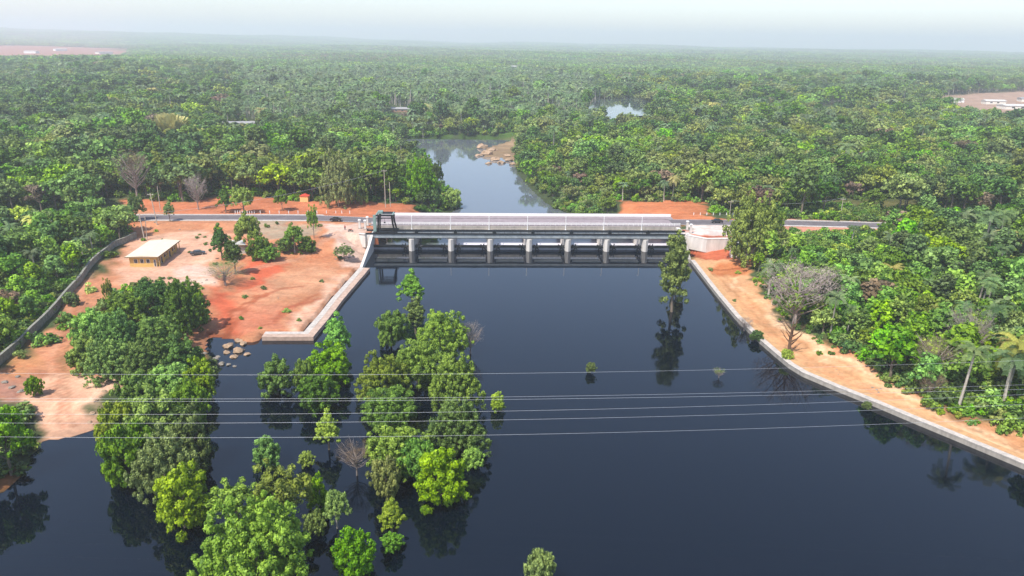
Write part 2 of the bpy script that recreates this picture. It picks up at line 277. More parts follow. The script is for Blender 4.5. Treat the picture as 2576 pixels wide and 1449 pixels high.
# ------------------------------------------------------------------ ground sheet
def axis(lo, c0, c1, hi, step, g):
    a = list(np.arange(c0, c1 + .01, step)); s = step
    while a[-1] < hi: s = min(s * g, 260); a.append(a[-1] + s)
    s = step
    while a[0] > lo: s = min(s * g, 260); a.insert(0, a[0] - s)
    return np.array(a)
gx = axis(-9500, -185, 205, 9500, .85, 1.07); gy = axis(-90, 98, 330, 11500, .85, 1.045)
X, Y = np.meshgrid(gx, gy); Z = height(X, Y)
SOIL = (.60, .33, .17); REDS = (.58, .19, .10); PALE = (.66, .50, .36); GRAVEL = (.52, .46, .42)
def zone(pts, z, col, soft, k=1.0, holes=()):
    return (poly_w(pts, z), np.array(col), soft, k)
BASE = np.array((.055, .075, .028))
ZONES = [
    (np.array([tuple(F(LEN - 1, -3)[:2]), tuple(P(1760, 665, 1.2)[:2]), tuple(P(1900, 665, 1.5)[:2]), tuple(P(1985, 625, 2)[:2]), tuple(P(1990, 575, 5)[:2]), tuple(F(LEN, 10)[:2])]), np.array(REDS), 3, 1),
    zone([(-150, 1000), (0, 935), (60, 880), (130, 810), (200, 830), (150, 960), (60, 1000), (-150, 1030)], 3, SOIL, 3, 1),
    zone([(300, 545), (300, 500), (480, 505), (540, 490), (760, 500), (930, 500), (1000, 500), (1110, 512), (1110, 560), (935, 600), (300, 600)], 8, (.60, .26, .14), 3),
    zone([(1560, 500), (1770, 503), (1790, 545), (1900, 560), (1722, 570), (1560, 560)], 7.5, (.62, .27, .13), 3),
    zone([(2130, 522), (2230, 516), (2260, 545), (2180, 560), (2130, 556)], 8, (.60, .25, .14), 3),
    zone([(1860, 540), (2120, 505), (2600, 515), (2600, 640), (1860, 600)], 8, (.20, .22, .09), 6, .8),
    zone([(290, 520), (345, 575), (240, 700), (200, 790), (170, 900), (165, 960), (330, 940), (320, 830), (520, 880), (540, 850), (760, 850), (940, 650), (940, 560), (800, 560), (450, 560)], 4, (.60, .33, .19), 3),
    zone([(330, 600), (480, 580), (600, 590), (560, 660), (500, 720), (300, 730), (270, 690)], 5, (.78, .56, .42), 5),
    zone([(440, 680), (520, 660), (560, 700), (520, 720), (430, 718)], 4, (.80, .70, .62), 3, .9),
    zone([(600, 555), (720, 560), (800, 572), (800, 595), (680, 600), (590, 585)], 6.8, (.40, .42, .33), 3, .8),
    zone([(800, 568), (940, 570), (940, 650), (845, 640), (830, 600)], 6, (.76, .67, .6), 3, .9),
    zone([(700, 640), (780, 655), (860, 640), (840, 605), (790, 600), (760, 610)], 4, (.62, .31, .17), 3, .9),
    zone([(610, 650), (700, 645), (730, 680), (690, 730), (620, 740), (520, 720), (515, 800), (560, 830), (690, 820), (720, 780), (600, 760)], 2.2, (.68, .19, .10), 4, 1),
    zone([(640, 750), (740, 770), (700, 830), (600, 830), (570, 790)], 1.6, (.60, .30, .19), 3, .8),
    zone([(750, 770), (770, 800), (745, 820), (725, 800)], 1.6, (.58, .19, .10), 2, .9),
    zone([(900, 680), (760, 836), (690, 836), (770, 760), (840, 690)], 1.6, (.80, .62, .48), 4, 1),
    zone([(690, 690), (860, 660), (850, 700), (700, 760), (620, 760), (620, 730)], 2, (.68, .44, .28), 3, .7),
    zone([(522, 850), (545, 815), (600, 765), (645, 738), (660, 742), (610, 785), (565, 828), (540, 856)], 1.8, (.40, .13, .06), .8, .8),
    zone([(1150, 330), (1300, 330), (1310, 350), (1150, 345)], 0, (.07, .16, .03), 3),
    zone([(215, 715), (270, 700), (290, 740), (200, 830), (175, 900), (180, 960), (110, 1000), (55, 960), (80, 880), (140, 790)], 3, (.60, .33, .20), 2),
    zone([(55, 960), (180, 950), (240, 940), (320, 945), (310, 980), (240, 1020), (230, 1095), (100, 1120), (75, 1030)], 1.5, (.84, .60, .44), 2),
    zone([(200, 960), (240, 945), (315, 950), (290, 990), (220, 1040)], 1.6, (.9, .70, .54), 2, .9),
    zone([(-60, 960), (70, 940), (90, 1000), (40, 1020), (-60, 1010)], 2.6, (.46, .29, .24), 3, .9),
    zone([(60, 1150), (100, 1110), (80, 1180), (20, 1240), (-80, 1250), (-80, 1190)], .8, (.50, .26, .12), 2, .9),
    zone([(1728, 640), (1890, 648), (1900, 690), (1960, 780), (2050, 850), (2150, 868), (2200, 918), (2330, 1000), (2440, 1045), (2600, 1080), (3000, 1250), (3000, 1360), (2576, 1200), (2000, 960), (1722, 690)], 2.4, (.76, .50, .28), 2),
    zone([(1760, 660), (1890, 650), (1900, 690), (1830, 690), (1790, 680)], 2.4, (.60, .25, .10), 3, .9),
    zone([(1815, 705), (1870, 720), (1960, 820), (2090, 900), (2250, 980), (2420, 1070), (2576, 1140), (2560, 1110), (2420, 1040), (2250, 940), (2100, 870), (1930, 760), (1850, 690)], 2.4, (.98, .78, .52), 3, 1),
    zone([(2090, 845), (2160, 870), (2170, 905), (2110, 890)], 3, (.62, .28, .14), 2, .9),
    zone([(1900, 545), (2170, 556), (2240, 575), (2180, 600), (1940, 592)], 8, (.70, .40, .30), 2, 1),
    zone([(1725, 592), (1940, 600), (1960, 580), (1900, 562), (1725, 565)], 8, (.86, .88, .88), 3),
    zone([(1150, 345), (1230, 350), (1300, 350), (1310, 405), (1210, 415)], -1, (.40, .34, .22), 3),
    zone([(1020, 352), (1140, 345), (1140, 322), (1010, 320)], 0, (.07, .16, .03), 3),
    zone([(2080, 500), (2330, 500), (2330, 518), (2080, 522)], 8, (.14, .16, .06), 6, .7),
    zone([(-300, 120), (120, 118), (350, 122), (345, 152), (150, 160), (-300, 152)], 15, (.50, .27, .22), 60, .9),
    zone([(2360, 240), (2620, 225), (2800, 235), (2800, 290), (2500, 290), (2400, 270)], 9, (.50, .40, .33), 14, .9),
    zone([(545, 308), (640, 303), (650, 325), (560, 326)], 8, (.50, .40, .30), 6, .9),
    zone([(2040, 150), (2300, 150), (2300, 156), (2040, 156)], 10, (.3, .27, .22), 60, .5),
]
C = np.empty(X.shape + (3,)); C[:] = BASE
GR = np.zeros(X.shape)                   # 0 = bare soil, 1 = vegetation
GR[:] = 1
jx = 1.6 * np.sin(X * .43 + 2 * np.sin(Y * .21)) + .9 * np.sin(Y * .9 + X * .7); jy = 1.6 * np.cos(Y * .37 + 2 * np.sin(X * .19)) + .8 * np.sin(X * 1.3 - Y * .6)
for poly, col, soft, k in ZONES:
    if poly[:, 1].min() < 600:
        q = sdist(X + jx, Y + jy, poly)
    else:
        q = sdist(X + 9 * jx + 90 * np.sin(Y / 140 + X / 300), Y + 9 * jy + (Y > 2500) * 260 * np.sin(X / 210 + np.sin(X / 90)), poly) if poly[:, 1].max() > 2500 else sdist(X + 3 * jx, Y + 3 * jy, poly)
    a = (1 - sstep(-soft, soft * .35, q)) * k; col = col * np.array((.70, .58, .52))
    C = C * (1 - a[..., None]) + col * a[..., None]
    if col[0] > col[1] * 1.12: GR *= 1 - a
RUTS = [([(250, 715), (205, 780), (165, 850), (145, 920), (150, 990), (155, 1060)], (.44, .23, .13), .5, .55), ([(262, 722), (222, 785), (182, 850), (162, 920), (170, 990), (180, 1060)], (.44, .23, .13), .5, .5),
    ([(235, 708), (190, 775), (150, 850), (128, 925), (125, 1000)], (.70, .46, .31), .7, .5), ([(1800, 672), (1850, 735), (1920, 815), (2010, 880), (2130, 935), (2260, 990), (2420, 1062), (2600, 1140)], (.50, .29, .13), .5, .45),
    ([(1822, 672), (1872, 735), (1942, 812), (2030, 872), (2145, 925), (2280, 980), (2440, 1050), (2620, 1122)], (.50, .29, .13), .5, .45), ([(2150, 905), (2230, 950), (2330, 1003), (2450, 1060), (2576, 1110)], (.42, .20, .09), 1.3, .5),
    ([(560, 840), (640, 760), (700, 728), (760, 718)], (.40, .14, .07), .7, .6), ([(640, 820), (700, 800), (740, 765), (790, 735)], (.46, .17, .09), .8, .5), ([(600, 745), (660, 720), (700, 690), (760, 672)], (.66, .42, .26), .8, .5),
    ([(450, 700), (560, 690), (640, 670), (760, 640), (850, 600)], (.62, .42, .30), 1.2, .5), ([(420, 640), (520, 600), (640, 580), (760, 578)], (.46, .30, .22), .7, .4), ([(470, 660), (560, 625), (700, 590), (830, 575)], (.46, .30, .22), .7, .35),
    ([(690, 800), (720, 770), (800, 745)], (.42, .12, .06), .9, .6), ([(1775, 658), (1830, 662), (1885, 660)], (.34, .13, .05), .6, .8)]
for rp, rc, rw, rk in RUTS:
    rl = [P(a_, b_, 1.6 if b_ > 700 else 3.5) for a_, b_ in rp]; q = dist_line(X + .25 * jx, Y + .25 * jy, rl); a = (1 - sstep(rw * .4, rw * 1.5, q)) * rk
    C = C * (1 - a[..., None]) + np.array(rc) * np.array((.70, .58, .52)) * a[..., None]
wet = 1 - sstep(0.0, 1.2, Z - np.where(Y > _A.y + 25, ZDS, 0)); C *= (1 - .3 * wet[..., None])
me = bpy.data.meshes.new('ground'); nx, ny = len(gx), len(gy)
V = np.stack([X, Y, Z], -1).reshape(-1, 3)
idx = np.arange(nx * ny).reshape(ny, nx); Fq = np.stack([idx[:-1, :-1], idx[:-1, 1:], idx[1:, 1:], idx[1:, :-1]], -1).reshape(-1, 4)
def fast_mesh(me, V, Fq, k=4):
    me.vertices.add(len(V)); me.vertices.foreach_set('co', np.ascontiguousarray(V, np.float32).ravel())
    me.loops.add(Fq.size); me.loops.foreach_set('vertex_index', np.ascontiguousarray(Fq, np.int32).ravel())
    me.polygons.add(len(Fq)); me.polygons.foreach_set('loop_start', np.arange(0, Fq.size, k, dtype=np.int32))
    me.update(calc_edges=True)
fast_mesh(me, V, Fq); me.polygons.foreach_set('use_smooth', np.ones(len(Fq), bool))
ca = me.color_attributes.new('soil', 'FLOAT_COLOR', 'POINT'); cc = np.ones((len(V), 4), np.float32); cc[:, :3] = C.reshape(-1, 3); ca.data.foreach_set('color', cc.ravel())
ga = me.attributes.new('grass', 'FLOAT', 'POINT'); ga.data.foreach_set('value', GR.astype(np.float32).ravel())
gm = bpy.data.materials.new('ground_soil'); gm.use_nodes = True; t = gm.node_tree; b = t.nodes['Principled BSDF']; b.inputs['Roughness'].default_value = .95; b.inputs['Specular IOR Level'].default_value = .1
nn = t.nodes.new; L = t.links.new
at = nn('ShaderNodeAttribute'); at.attribute_name = 'soil'; ag = nn('ShaderNodeAttribute'); ag.attribute_name = 'grass'; ge = nn('ShaderNodeNewGeometry')
def noise(scale, detail=8, rough=.6, vec=None):
    n = nn('ShaderNodeTexNoise'); n.inputs['Scale'].default_value = scale; n.inputs['Detail'].default_value = detail; n.inputs['Roughness'].default_value = rough
    L(vec or ge.outputs['Position'], n.inputs['Vector']); return n
def mapr(src, a0, b0, c0, d0):
    m = nn('ShaderNodeMapRange'); m.inputs[1].default_value = a0; m.inputs[2].default_value = b0; m.inputs[3].default_value = c0; m.inputs[4].default_value = d0; L(src, m.inputs[0]); return m.outputs[0]
def mulc(c, f):
    m = nn('ShaderNodeMix'); m.data_type = 'RGBA'; m.blend_type = 'MULTIPLY'; m.inputs[0].default_value = 1; L(c, m.inputs[6]); L(f, m.inputs[7]); return m.outputs[2]
n1 = noise(.09); n2 = noise(.9, 6, .7); n3 = noise(.35, 5); mpv = nn('ShaderNodeMapping'); mpv.inputs['Scale'].default_value = (.12, 1, 1); L(ge.outputs['Position'], mpv.inputs[0]); n4 = noise(.35, 6, .6, mpv.outputs[0])
c = mulc(at.outputs['Color'], mapr(n1.outputs[0], .3, .7, .78, 1.18)); c = mulc(c, mapr(n2.outputs[0], .3, .7, .78, 1.2)); c = mulc(c, mapr(n4.outputs[0], .3, .7, .85, 1.14))
rs = nn('ShaderNodeMix'); rs.data_type = 'RGBA'; L(mapr(n3.outputs[0], .5, .68, 0, .4), rs.inputs[0]); L(c, rs.inputs[6])
rm = nn('ShaderNodeMix'); rm.data_type = 'RGBA'; rm.blend_type = 'MULTIPLY'; rm.inputs[0].default_value = 1; L(c, rm.inputs[6]); rm.inputs[7].default_value = (.95, .62, .5, 1); L(rm.outputs[2], rs.inputs[7])
gg = nn('ShaderNodeMix'); gg.data_type = 'RGBA'; L(ag.outputs['Fac'], gg.inputs[0]); L(rs.outputs[2], gg.inputs[6]); L(c, gg.inputs[7]); L(gg.outputs[2], b.inputs['Base Color'])
bp = nn('ShaderNodeBump'); bp.inputs['Strength'].default_value = .5; bp.inputs['Distance'].default_value = .35; L(n2.outputs[0], bp.inputs['Height']); L(bp.outputs[0], b.inputs['Normal'])
me.materials.append(gm); tag(link('ground', me), kind='structure')

# ------------------------------------------------------------------ water
def water_mat(name, body, bump):
    m = bpy.data.materials.new(name); m.use_nodes = True; t = m.node_tree; b = t.nodes['Principled BSDF']
    b.inputs['Base Color'].default_value = (*body, 1); b.inputs['Roughness'].default_value = .03; b.inputs['IOR'].default_value = 1.5; b.inputs['Specular IOR Level'].default_value = .5
    g = t.nodes.new('ShaderNodeNewGeometry'); n = t.nodes.new('ShaderNodeTexNoise'); n.inputs['Scale'].default_value = .5; n.inputs['Detail'].default_value = 3
    mp = t.nodes.new('ShaderNodeMapping'); mp.inputs['Scale'].default_value = (.6, 1, 1); t.links.new(g.outputs['Position'], mp.inputs[0]); t.links.new(mp.outputs[0], n.inputs['Vector'])
    w2 = t.nodes.new('ShaderNodeTexNoise'); w2.inputs['Scale'].default_value = .018; w2.inputs['Detail'].default_value = 5; t.links.new(mp.outputs[0], w2.inputs['Vector']); mr = t.nodes.new('ShaderNodeMapRange'); mr.inputs[1].default_value = .4; mr.inputs[2].default_value = .7; mr.inputs[3].default_value = .02; mr.inputs[4].default_value = .10; t.links.new(w2.outputs[0], mr.inputs[0]); t.links.new(mr.outputs[0], b.inputs['Roughness'])
    bb = t.nodes.new('ShaderNodeBump'); bb.inputs['Strength'].default_value = bump; bb.inputs['Distance'].default_value = .05; t.links.new(n.outputs[0], bb.inputs['Height']); t.links.new(bb.outputs[0], b.inputs['Normal']); return m
wu = MB(); wu.add([F(-420, 1.9), F(LEN + 420, 1.9), F(LEN + 420, -400), F(-420, -400)], [(3, 2, 1, 0)])
tag(wu.build('reservoir_water', water_mat('dark_reservoir_water', (.001, .0032, .0070), .09)), kind='structure')
wd = MB(); wd.add([F(-200, 2.0, ZDS), F(LEN + 260, 2.0, ZDS), F(LEN + 260, 330, ZDS), F(-200, 330, ZDS)], [(0, 1, 2, 3)])
tag(wd.build('river_water', water_mat('river_water', (.10, .115, .13), .1)), kind='structure')
pq = [P(*p, 7.2 + 3) for p in [(1495, 250), (1600, 246), (1640, 258), (1625, 290), (1530, 300), (1480, 272)]]
pd = MB(); pd.add(pq, [(5, 4, 3, 2, 1, 0)])
POND = np.array([tuple(p[:2]) for p in pq]); POND_F = poly_w([(1500, 290), (1560, 280), (1630, 280), (1612, 312), (1545, 318), (1515, 310)], 8); tag(pd.build('pond_water', water_mat('pond_water', (.05, .065, .07), .05)), kind='structure')

# ------------------------------------------------------------------ road
def road(name, pts, w):
    d = densify(pts, 6); mb = MB(); a = offset_line(d, -w); c = offset_line(d, w); n = len(d); v = [(p.x, p.y, ZD + .02) for p in a] + [(p.x, p.y, ZD + .02) for p in c]
    mb.add(v, [(i, i + 1, n + i + 1, n + i) for i in range(n - 1)]); tag(mb.build(name, M['asphalt']), kind='structure')
    e = MB()
    for s in (-1, 1): ribbon(e, d, s * (w + .05), s * (w + 1.1), -.1, .10)
    tag(e.build('road_kerb', M['wallcap']), kind='structure')
    q = MB()
    for s in (-1, 1):
        a = offset_line(d, s * (w - .35)); c = offset_line(d, s * (w - .55)); q.add([(p.x, p.y, ZD + .026) for p in (a + c)], [(i, i + 1, n + i + 1, n + i) if s < 0 else (n + i, n + i + 1, i + 1, i) for i in range(n - 1)])
    tag(q.build('road_marking', M['white']), kind='structure')
road('road', ROADL, 4.4); road('road', ROADR, 4.4)

# ------------------------------------------------------------------ barrage with its road bridge
NB = 8; BAY = LEN / NB; PW = 2.3
dam = thing('barrage', 'long concrete barrage with seven piers carrying the road bridge across the dark water', 'barrage')
def Fz(s, t, z): return F(s, t, z - DZ)
for k in range(1, NB):
    s0 = k * BAY; mb = MB(); nose = [(s0 - PW / 2, 31), (s0 - PW / 2, .6), (s0 - PW * .38, -.5), (s0, -1.1), (s0 + PW * .38, -.5), (s0 + PW / 2, .6), (s0 + PW / 2, 31)]
    mb.prism(nose, -6, 6.3, Fz)
    mb.box(s0 - PW / 2 - .5, s0 + PW / 2 + .5, -.3, 30.5, 6.3, 6.62, Fz)
    mb.build('pier', M['concrete_new'], dam)
for s0, s1 in ((-2.2, 0), (LEN, LEN + 2.2)):
    MB().box(s0, s1, -.6, 31, -6, 7.85, Fz).build('abutment', M['concrete_new'], dam)
for k in range(NB):
    a = k * BAY + (PW / 2 if k else 0); b_ = (k + 1) * BAY - (PW / 2 if k < NB - 1 else 0)
    g = MB().box(a + .03, b_ - .03, 1.5, 2.1, -5.8, .95, F).build('gate', M['gateplate'], dam)
    MB().box(a + .05, b_ - .05, 1.0, 1.7, .955, 1.75, F).build('lifting_beam', M['darksteel'], g)
    for s_, sg in ((a, 1), (b_, -1)):
        if (k == NB - 1 and sg < 0) or (k == 0 and sg > 0): continue
        st = MB(); c0 = Vector((s_ + sg * 1.45, .7, 1.3))
        for q in range(6):
            an = q * math.pi / 3 + .26; st.tube([F(c0.x, c0.y, c0.z), F(c0.x + 1.35 * math.cos(an), c0.y, c0.z + 1.35 * math.sin(an))], [.28, .16], 5)
        st.tube([F(c0.x, c0.y - .35, c0.z), F(c0.x, c0.y + .5, c0.z)], .55, 8); st.build('hoist_wheel', M['darksteel'], g)
for k in range(2, NB):
    MB().box(k * BAY + PW / 2 + .02, (k + 1) * BAY - (PW / 2 + .02 if k < NB - 1 else .02), 2.3, 30, -4, -1.15, F).build('bay_lightening_slab', M['apron'], dam)  # added pale slab lightens the shaded bays, standing in for bright water
# gantry track: two steel box girders and a walkway between them
mb = MB(); mb.box(-2.5, LEN + 1.5, -.2, .7, 6.64, 8.1, Fz)
for i in range(int(LEN / 3)): mb.box(i * 3 + .2, i * 3 + .32, -.26, -.2, 6.75, 8.0, Fz)
fg = mb.build('front_girder', M['greysteel'], dam)
mb = MB(); mb.box(-2.5, LEN + 1.5, -.5, 1.0, 8.1, 8.24, Fz); mb.box(-2.5, LEN + 1.5, -.5, 1.0, 6.62, 6.72, Fz); mb.box(-2.5, LEN + 1.5, .15, .35, 8.24, 8.42, Fz); mb.build('girder_flange', M['darksteel'], fg)
mb = MB(); mb.box(-2.5, LEN + 1.5, 5.0, 5.8, 6.64, 8.1, Fz); mb.build('rear_girder', M['greysteel'], dam)
mb = MB(); mb.box(-2.5, LEN + 1.5, 4.7, 6.1, 8.1, 8.24, Fz); mb.box(-2.5, LEN + 1.5, 5.3, 5.5, 8.24, 8.42, Fz); mb.build('crane_rail', M['darksteel'], dam)
MB().box(-2.2, LEN + 1.2, 1.4, 2.6, 7.7, 7.78, Fz).build('walkway', M['greensteel'], dam)
for k in (1, 2, 3, 4, 5, 6, 7):
    s0 = k * BAY; mb = MB(); mb.box(s0 + .9, s0 + 2.1, 3.0, 4.2, 6.62, 8.5, Fz); mb.box(s0 + 1.2, s0 + 1.8, 3.3, 3.9, 8.5, 8.9, Fz); mb.build('hoist_motor', M['darksteel'], dam)
MB().box(-2.2, LEN + 2.2, 13.2, 30.6, 6.5, 7.86, Fz).build('bridge_deck', M['deckgrey'], dam)
MB().box(-2.2, LEN + 2.2, 12.7, 13.197, 6.3, 8.0, Fz).build('edge_beam', M['concrete'], dam)
MB().box(-2.2, LEN + 2.2, 16.2, 25.2, 7.86, 7.97, Fz).build('carriageway', M['deckgrey'], dam)
MB().box(-2.2, LEN + 2.2, 13.6, 16.0, 7.86, 8.15, Fz).build('footway', M['deckgrey'], dam)
MB().box(-2.2, LEN + 2.2, 25.4, 29.4, 7.86, 8.15, Fz).build('footway', M['deckgrey'], dam)
def rail(t0, z0, hh, m, posts=2.4, bars=3, r=.07):
    mb = MB()
    for i in range(bars): z = z0 + hh * (i + 1) / bars; mb.box(-2, LEN + 2, t0 - r, t0 + r, z - r, z + r, Fz)
    for i in range(int(LEN / posts) + 1): mb.box(i * posts - r, i * posts + r, t0 - r, t0 + r, z0, z0 + hh, Fz)
    return mb.build('handrail', m, dam)
rail(6.7, 7.0, 1.6, M['woodpole'], 2.4, 2); rail(13.8, 8.15, 1.0, M['white'], 2.0, 3); rail(1.5, 7.78, 1.0, M['darksteel'], 3, 1, .05)
MB().box(-2.2, LEN + 2.2, 29.4, 29.8, 7.86, 9.15, Fz).build('parapet', M['white'], dam)
MB().box(-2.2, LEN + 2.2, 31.6, 32.2, 7.9, 8.7, Fz).box(-2.2, LEN + 2.2, 30.6, 31.6, 7.5, 7.9, Fz).build('pipe_ledge', M['deckgrey'], dam)
for k in range(1, NB):
    p = thing('lamp_post', 'white lamp post on the barrage above the %s pier from the left end' % ['first', 'second', 'third', 'fourth', 'fifth', 'sixth', 'seventh'][k - 1], 'lamp post', F(k * BAY - .4, 6.3, 6.9 - DZ), YAW, 'white lamp posts along the barrage')
    MB().tube([(0, 0, 0), (0, 0, 6.4)], [.17, .11], 8).box(-.28, .28, -.28, .28, 0, 1.5).build('pole', M['white'], p)
    MB().tube([(0, 0, 6.2), (0, .7, 6.75), (0, 1.6, 6.85)], .07, 5).build('arm', M['white'], p)
    MB().box(-.16, .16, 1.2, 2.0, 6.74, 6.9).build('lamp_head', M['lamp'], p)
# gantry crane
cr = thing('gantry_crane', 'black and green steel gantry crane on the rails at the left end of the barrage', 'gantry crane', F(1.4, 0, 8.42 - DZ), YAW)
for j, t0 in enumerate((.25, 5.4)):
    m = M['darksteel']
    MB().tube([(0.9, t0, .3), (1.2, t0, 6.2)], [.28, .34], 4).build('leg', m, cr); MB().tube([(7.0, t0, .3), (6.3, t0, 3.2), (6.0, t0, 6.2)], [.3, .34, .36], 4).build('leg', m, cr)
    MB().box(0.2, 6.6, t0 - .3, t0 + .3, 6.2, 6.6).box(.2, 6.6, t0 - .2, t0 + .2, 5.3, 5.6).build('portal_beam', m, cr)
    MB().box(-.3, 7.9, t0 - .25, t0 + .25, .12, .5).build('bogie_beam', m, cr)
    for x in (.4, 1.6, 6.4, 7.4): MB().tube([(x, t0 - .14, .25), (x, t0 + .14, .25)], .25, 10).build('wheel', M['greysteel'], cr)
for x_ in (.2, 6.0): MB().box(x_, x_ + .5, .6, 5.1, 6.2, 6.7).build('cross_beam', M['greensteel'], cr)
MB().box(.8, 2.6, 1.6, 4.0, 6.75, 7.5).build('winch_house', M['greensteel'], cr)
MB().box(.72, 5.98, 1.8, 3.8, 6.6, 6.74).build('platform', M['darksteel'], cr)
MB().box(-.7, .35, -.1, .9, .6, 6.5).build('ladder_cage', M['greensteel'], cr)
MB().tube([(3.4, .5, 5.4), (3.4, .5, 3.9)], .05, 5).box(3.1, 3.7, .3, .7, 3.6, 3.95).build('hoist_block', m, cr)

# ------------------------------------------------------------------ retaining and embankment walls
def wall(name, label, pts, side, th, zb, top, m, mcap, capw, caph=.18, cat='wall', caplabel=None):
    w = thing(name, label, cat, pts[0])
    P0 = [Vector((p.x, p.y, 0)) for p in pts]; loc = Vector((pts[0].x, pts[0].y, pts[0].z))
    o = ribbon(MB(), P0, 0, side * th, zb, [t_ for t_ in top]).build('wall_face', m, w); o.location = -loc
    if capw: 
        o = ribbon(MB(), P0, -side * .08, side * capw, [t_ + .003 for t_ in top], [t_ + caph for t_ in top]).build('coping', mcap, w); o.location = -loc
    return w
dR = densify(WR, 12); dL = densify(WL, 12)
wall('embankment_wall', 'long pale concrete wall edging the orange earth embankment on the right bank', dR, 1, 1.3, -3, [ZR] * len(dR), M['concrete'], M['wallcap'], 1.35)
wall('quay_wall', 'pale concrete wall edging the red earth apron on the left bank', dL, 1, 1.3, -3, [ZL] * len(dL), M['concrete'], M['wallcap'], 1.5)
for pts_, mm, w0 in ((dR, 'verge_soil', 1.36), (dL, 'verge_pale_soil', 1.51)):
    q_ = [Vector((p.x, p.y, 0)) for p in densify(pts_, 2.5)]; hh_ = [ZL + .14 + .05 * math.sin(i_ * 1.7) for i_ in range(len(q_))]
    tag(ribbon(MB(), q_, w0, 3.4, -.5, hh_).build('ground_verge', mat(mm, (.50, .29, .14) if mm == 'verge_soil' else (.44, .32, .25), .95, noise=(.8, .3))), kind='structure')
t1 = [F(-.3, -.7), Vector((*F(-.5, -9)[:2], 0)), Vector((WL[0].x, WL[0].y, 0))]
wall('training_wall', 'stepped concrete side wall dropping from the left end of the barrage to the water', densify(t1, 8), 1, .9, -3, list(np.linspace(ZD - .1, ZL + .3, len(densify(t1, 8)))), M['concrete_new'], M['concrete_new'], 0)
t2 = [F(LEN + .3, -.7), Vector((WR[0].x, WR[0].y, 0))]
dt = densify(t2, 8); wall('training_wall', 'sloping grey concrete side wall at the right end of the barrage', dt, -1, .9, -3, list(np.linspace(ZD - .1, ZR + .3, len(dt))), M['concrete'], M['concrete_new'], 0)
dt = densify(RETL[0:3], 10); wall('retaining_wall', 'tall pale concrete retaining wall below the road end on the right bank', dt, 1, 2.2, 1.5, [ZD + .25] * len(dt), M['concrete_new'], M['concrete_new'], 1.0)
q = [P(905, 588, ZD), F(-1.9, -.9)]; wall('retaining_wall', 'short pale concrete wing wall beside the left end of the barrage', [Vector((*q[0][:2], 0)), Vector((*q[1][:2], 0))], -1, .6, 1.5, [ZD + .2] * 2, M['concrete_new'], M['concrete_new'], .9)
BW = [G(*p) for p in [(-260, 1110), (-120, 1005), (0, 920), (60, 868), (130, 797), (190, 727), (235, 668), (290, 622), (345, 598)]]
db = densify(BW, 6); hb = [hz(p.x, p.y) for p in db]
wall('boundary_wall', 'long grey stone boundary wall running beside the dirt track into the left forest', db, 1, .45, -1, [h + 2.0 for h in hb], M['stone'], M['stone'], .55, .14)

# ------------------------------------------------------------------ foliage meshes
def leaf_arrays(rng, centers, radii, per, size, up=.35, squash=.8, fuzz=.42):
    nC = len(centers); n = nC * per; ci = np.repeat(np.arange(nC), per)
    d = rng.normal(size=(n, 3)); d[:, 2] += up; d /= np.linalg.norm(d, axis=1)[:, None]
    rad = radii[ci] * (1.05 - fuzz + fuzz * rng.random(n) + .5 * (rng.random(n) < .12) * rng.random(n)); pos = centers[ci] + d * rad[:, None] * np.array([1, 1, squash])
    nrm = d + rng.normal(size=(n, 3)) * .55; nrm[:, 2] += .35; nrm /= np.linalg.norm(nrm, axis=1)[:, None]
    r = rng.normal(size=(n, 3)); a = np.cross(nrm, r); a /= np.linalg.norm(a, axis=1)[:, None] + 1e-9; b = np.cross(nrm, a)
    s = size * (.6 + .8 * rng.random(n))[:, None]; el = (.55 + .5 * rng.random(n))[:, None]
    V = np.stack([pos - a * s, pos - b * s * el, pos + a * s, pos + b * s * el], 1)
    sm = d * .38 + nrm * .62; sm /= np.linalg.norm(sm, axis=1)[:, None]
    tint = np.clip(.5 + .2 * rng.normal(size=nC)[ci] + .28 * rng.normal(size=n), 0, 1)
    return V, sm, tint
def crown(name, seed, rx, rz, zc, ncl, per, size, shape='round', clr=.3):
    rng = np.random.default_rng(seed); k = np.arange(ncl) + .5
    d = rng.normal(size=(ncl, 3)); d /= np.linalg.norm(d, axis=1)[:, None]; lo_ = -.85 if (zc < 4 or ncl > 300 or clr == .18) else -.4; d[:, 2] = np.where(d[:, 2] < lo_, -d[:, 2], d[:, 2])
    rr = (.32 + .64 * rng.random(ncl) ** .6)[:, None]
    az = np.arctan2(d[:, 1], d[:, 0]); lump = (1 + .17 * np.sin(3 * az + seed) + .12 * np.sin(5 * az + 2 * d[:, 2] * 3 + seed * 2) + .1 * np.sin(4 * d[:, 2] + seed))[:, None]
    c = d * rr * np.array([rx, rx, rz]) * lump
    if shape == 'cone': f = 1.15 - .75 * (c[:, 2] / rz * .5 + .5); c[:, 0] *= f; c[:, 1] *= f
    if shape == 'flat': c[:, 2] *= .55
    if shape == 'column': c[:, :2] *= .8
    c[:, 2] += zc; rad = clr * rx * (.6 + .7 * rng.random(ncl))
    V, sm, ti = leaf_arrays(rng, c, rad, per, size)
    return V, sm, ti
def leaf_mesh(name, V, sm, ti, m, extra=None):
    n = len(V); Vv = V.reshape(-1, 3); Fi = np.arange(4 * n).reshape(n, 4)
    me = bpy.data.meshes.new(name); fast_mesh(me, Vv, Fi); me.materials.append(m)
    at = me.attributes.new('tint', 'FLOAT', 'POINT'); at.data.foreach_set('value', np.repeat(ti, 4).astype(np.float32))
    me.polygons.foreach_set('use_smooth', np.ones(n, bool)); me.normals_split_custom_set_from_vertices(np.repeat(sm, 4, 0).tolist())
    return me
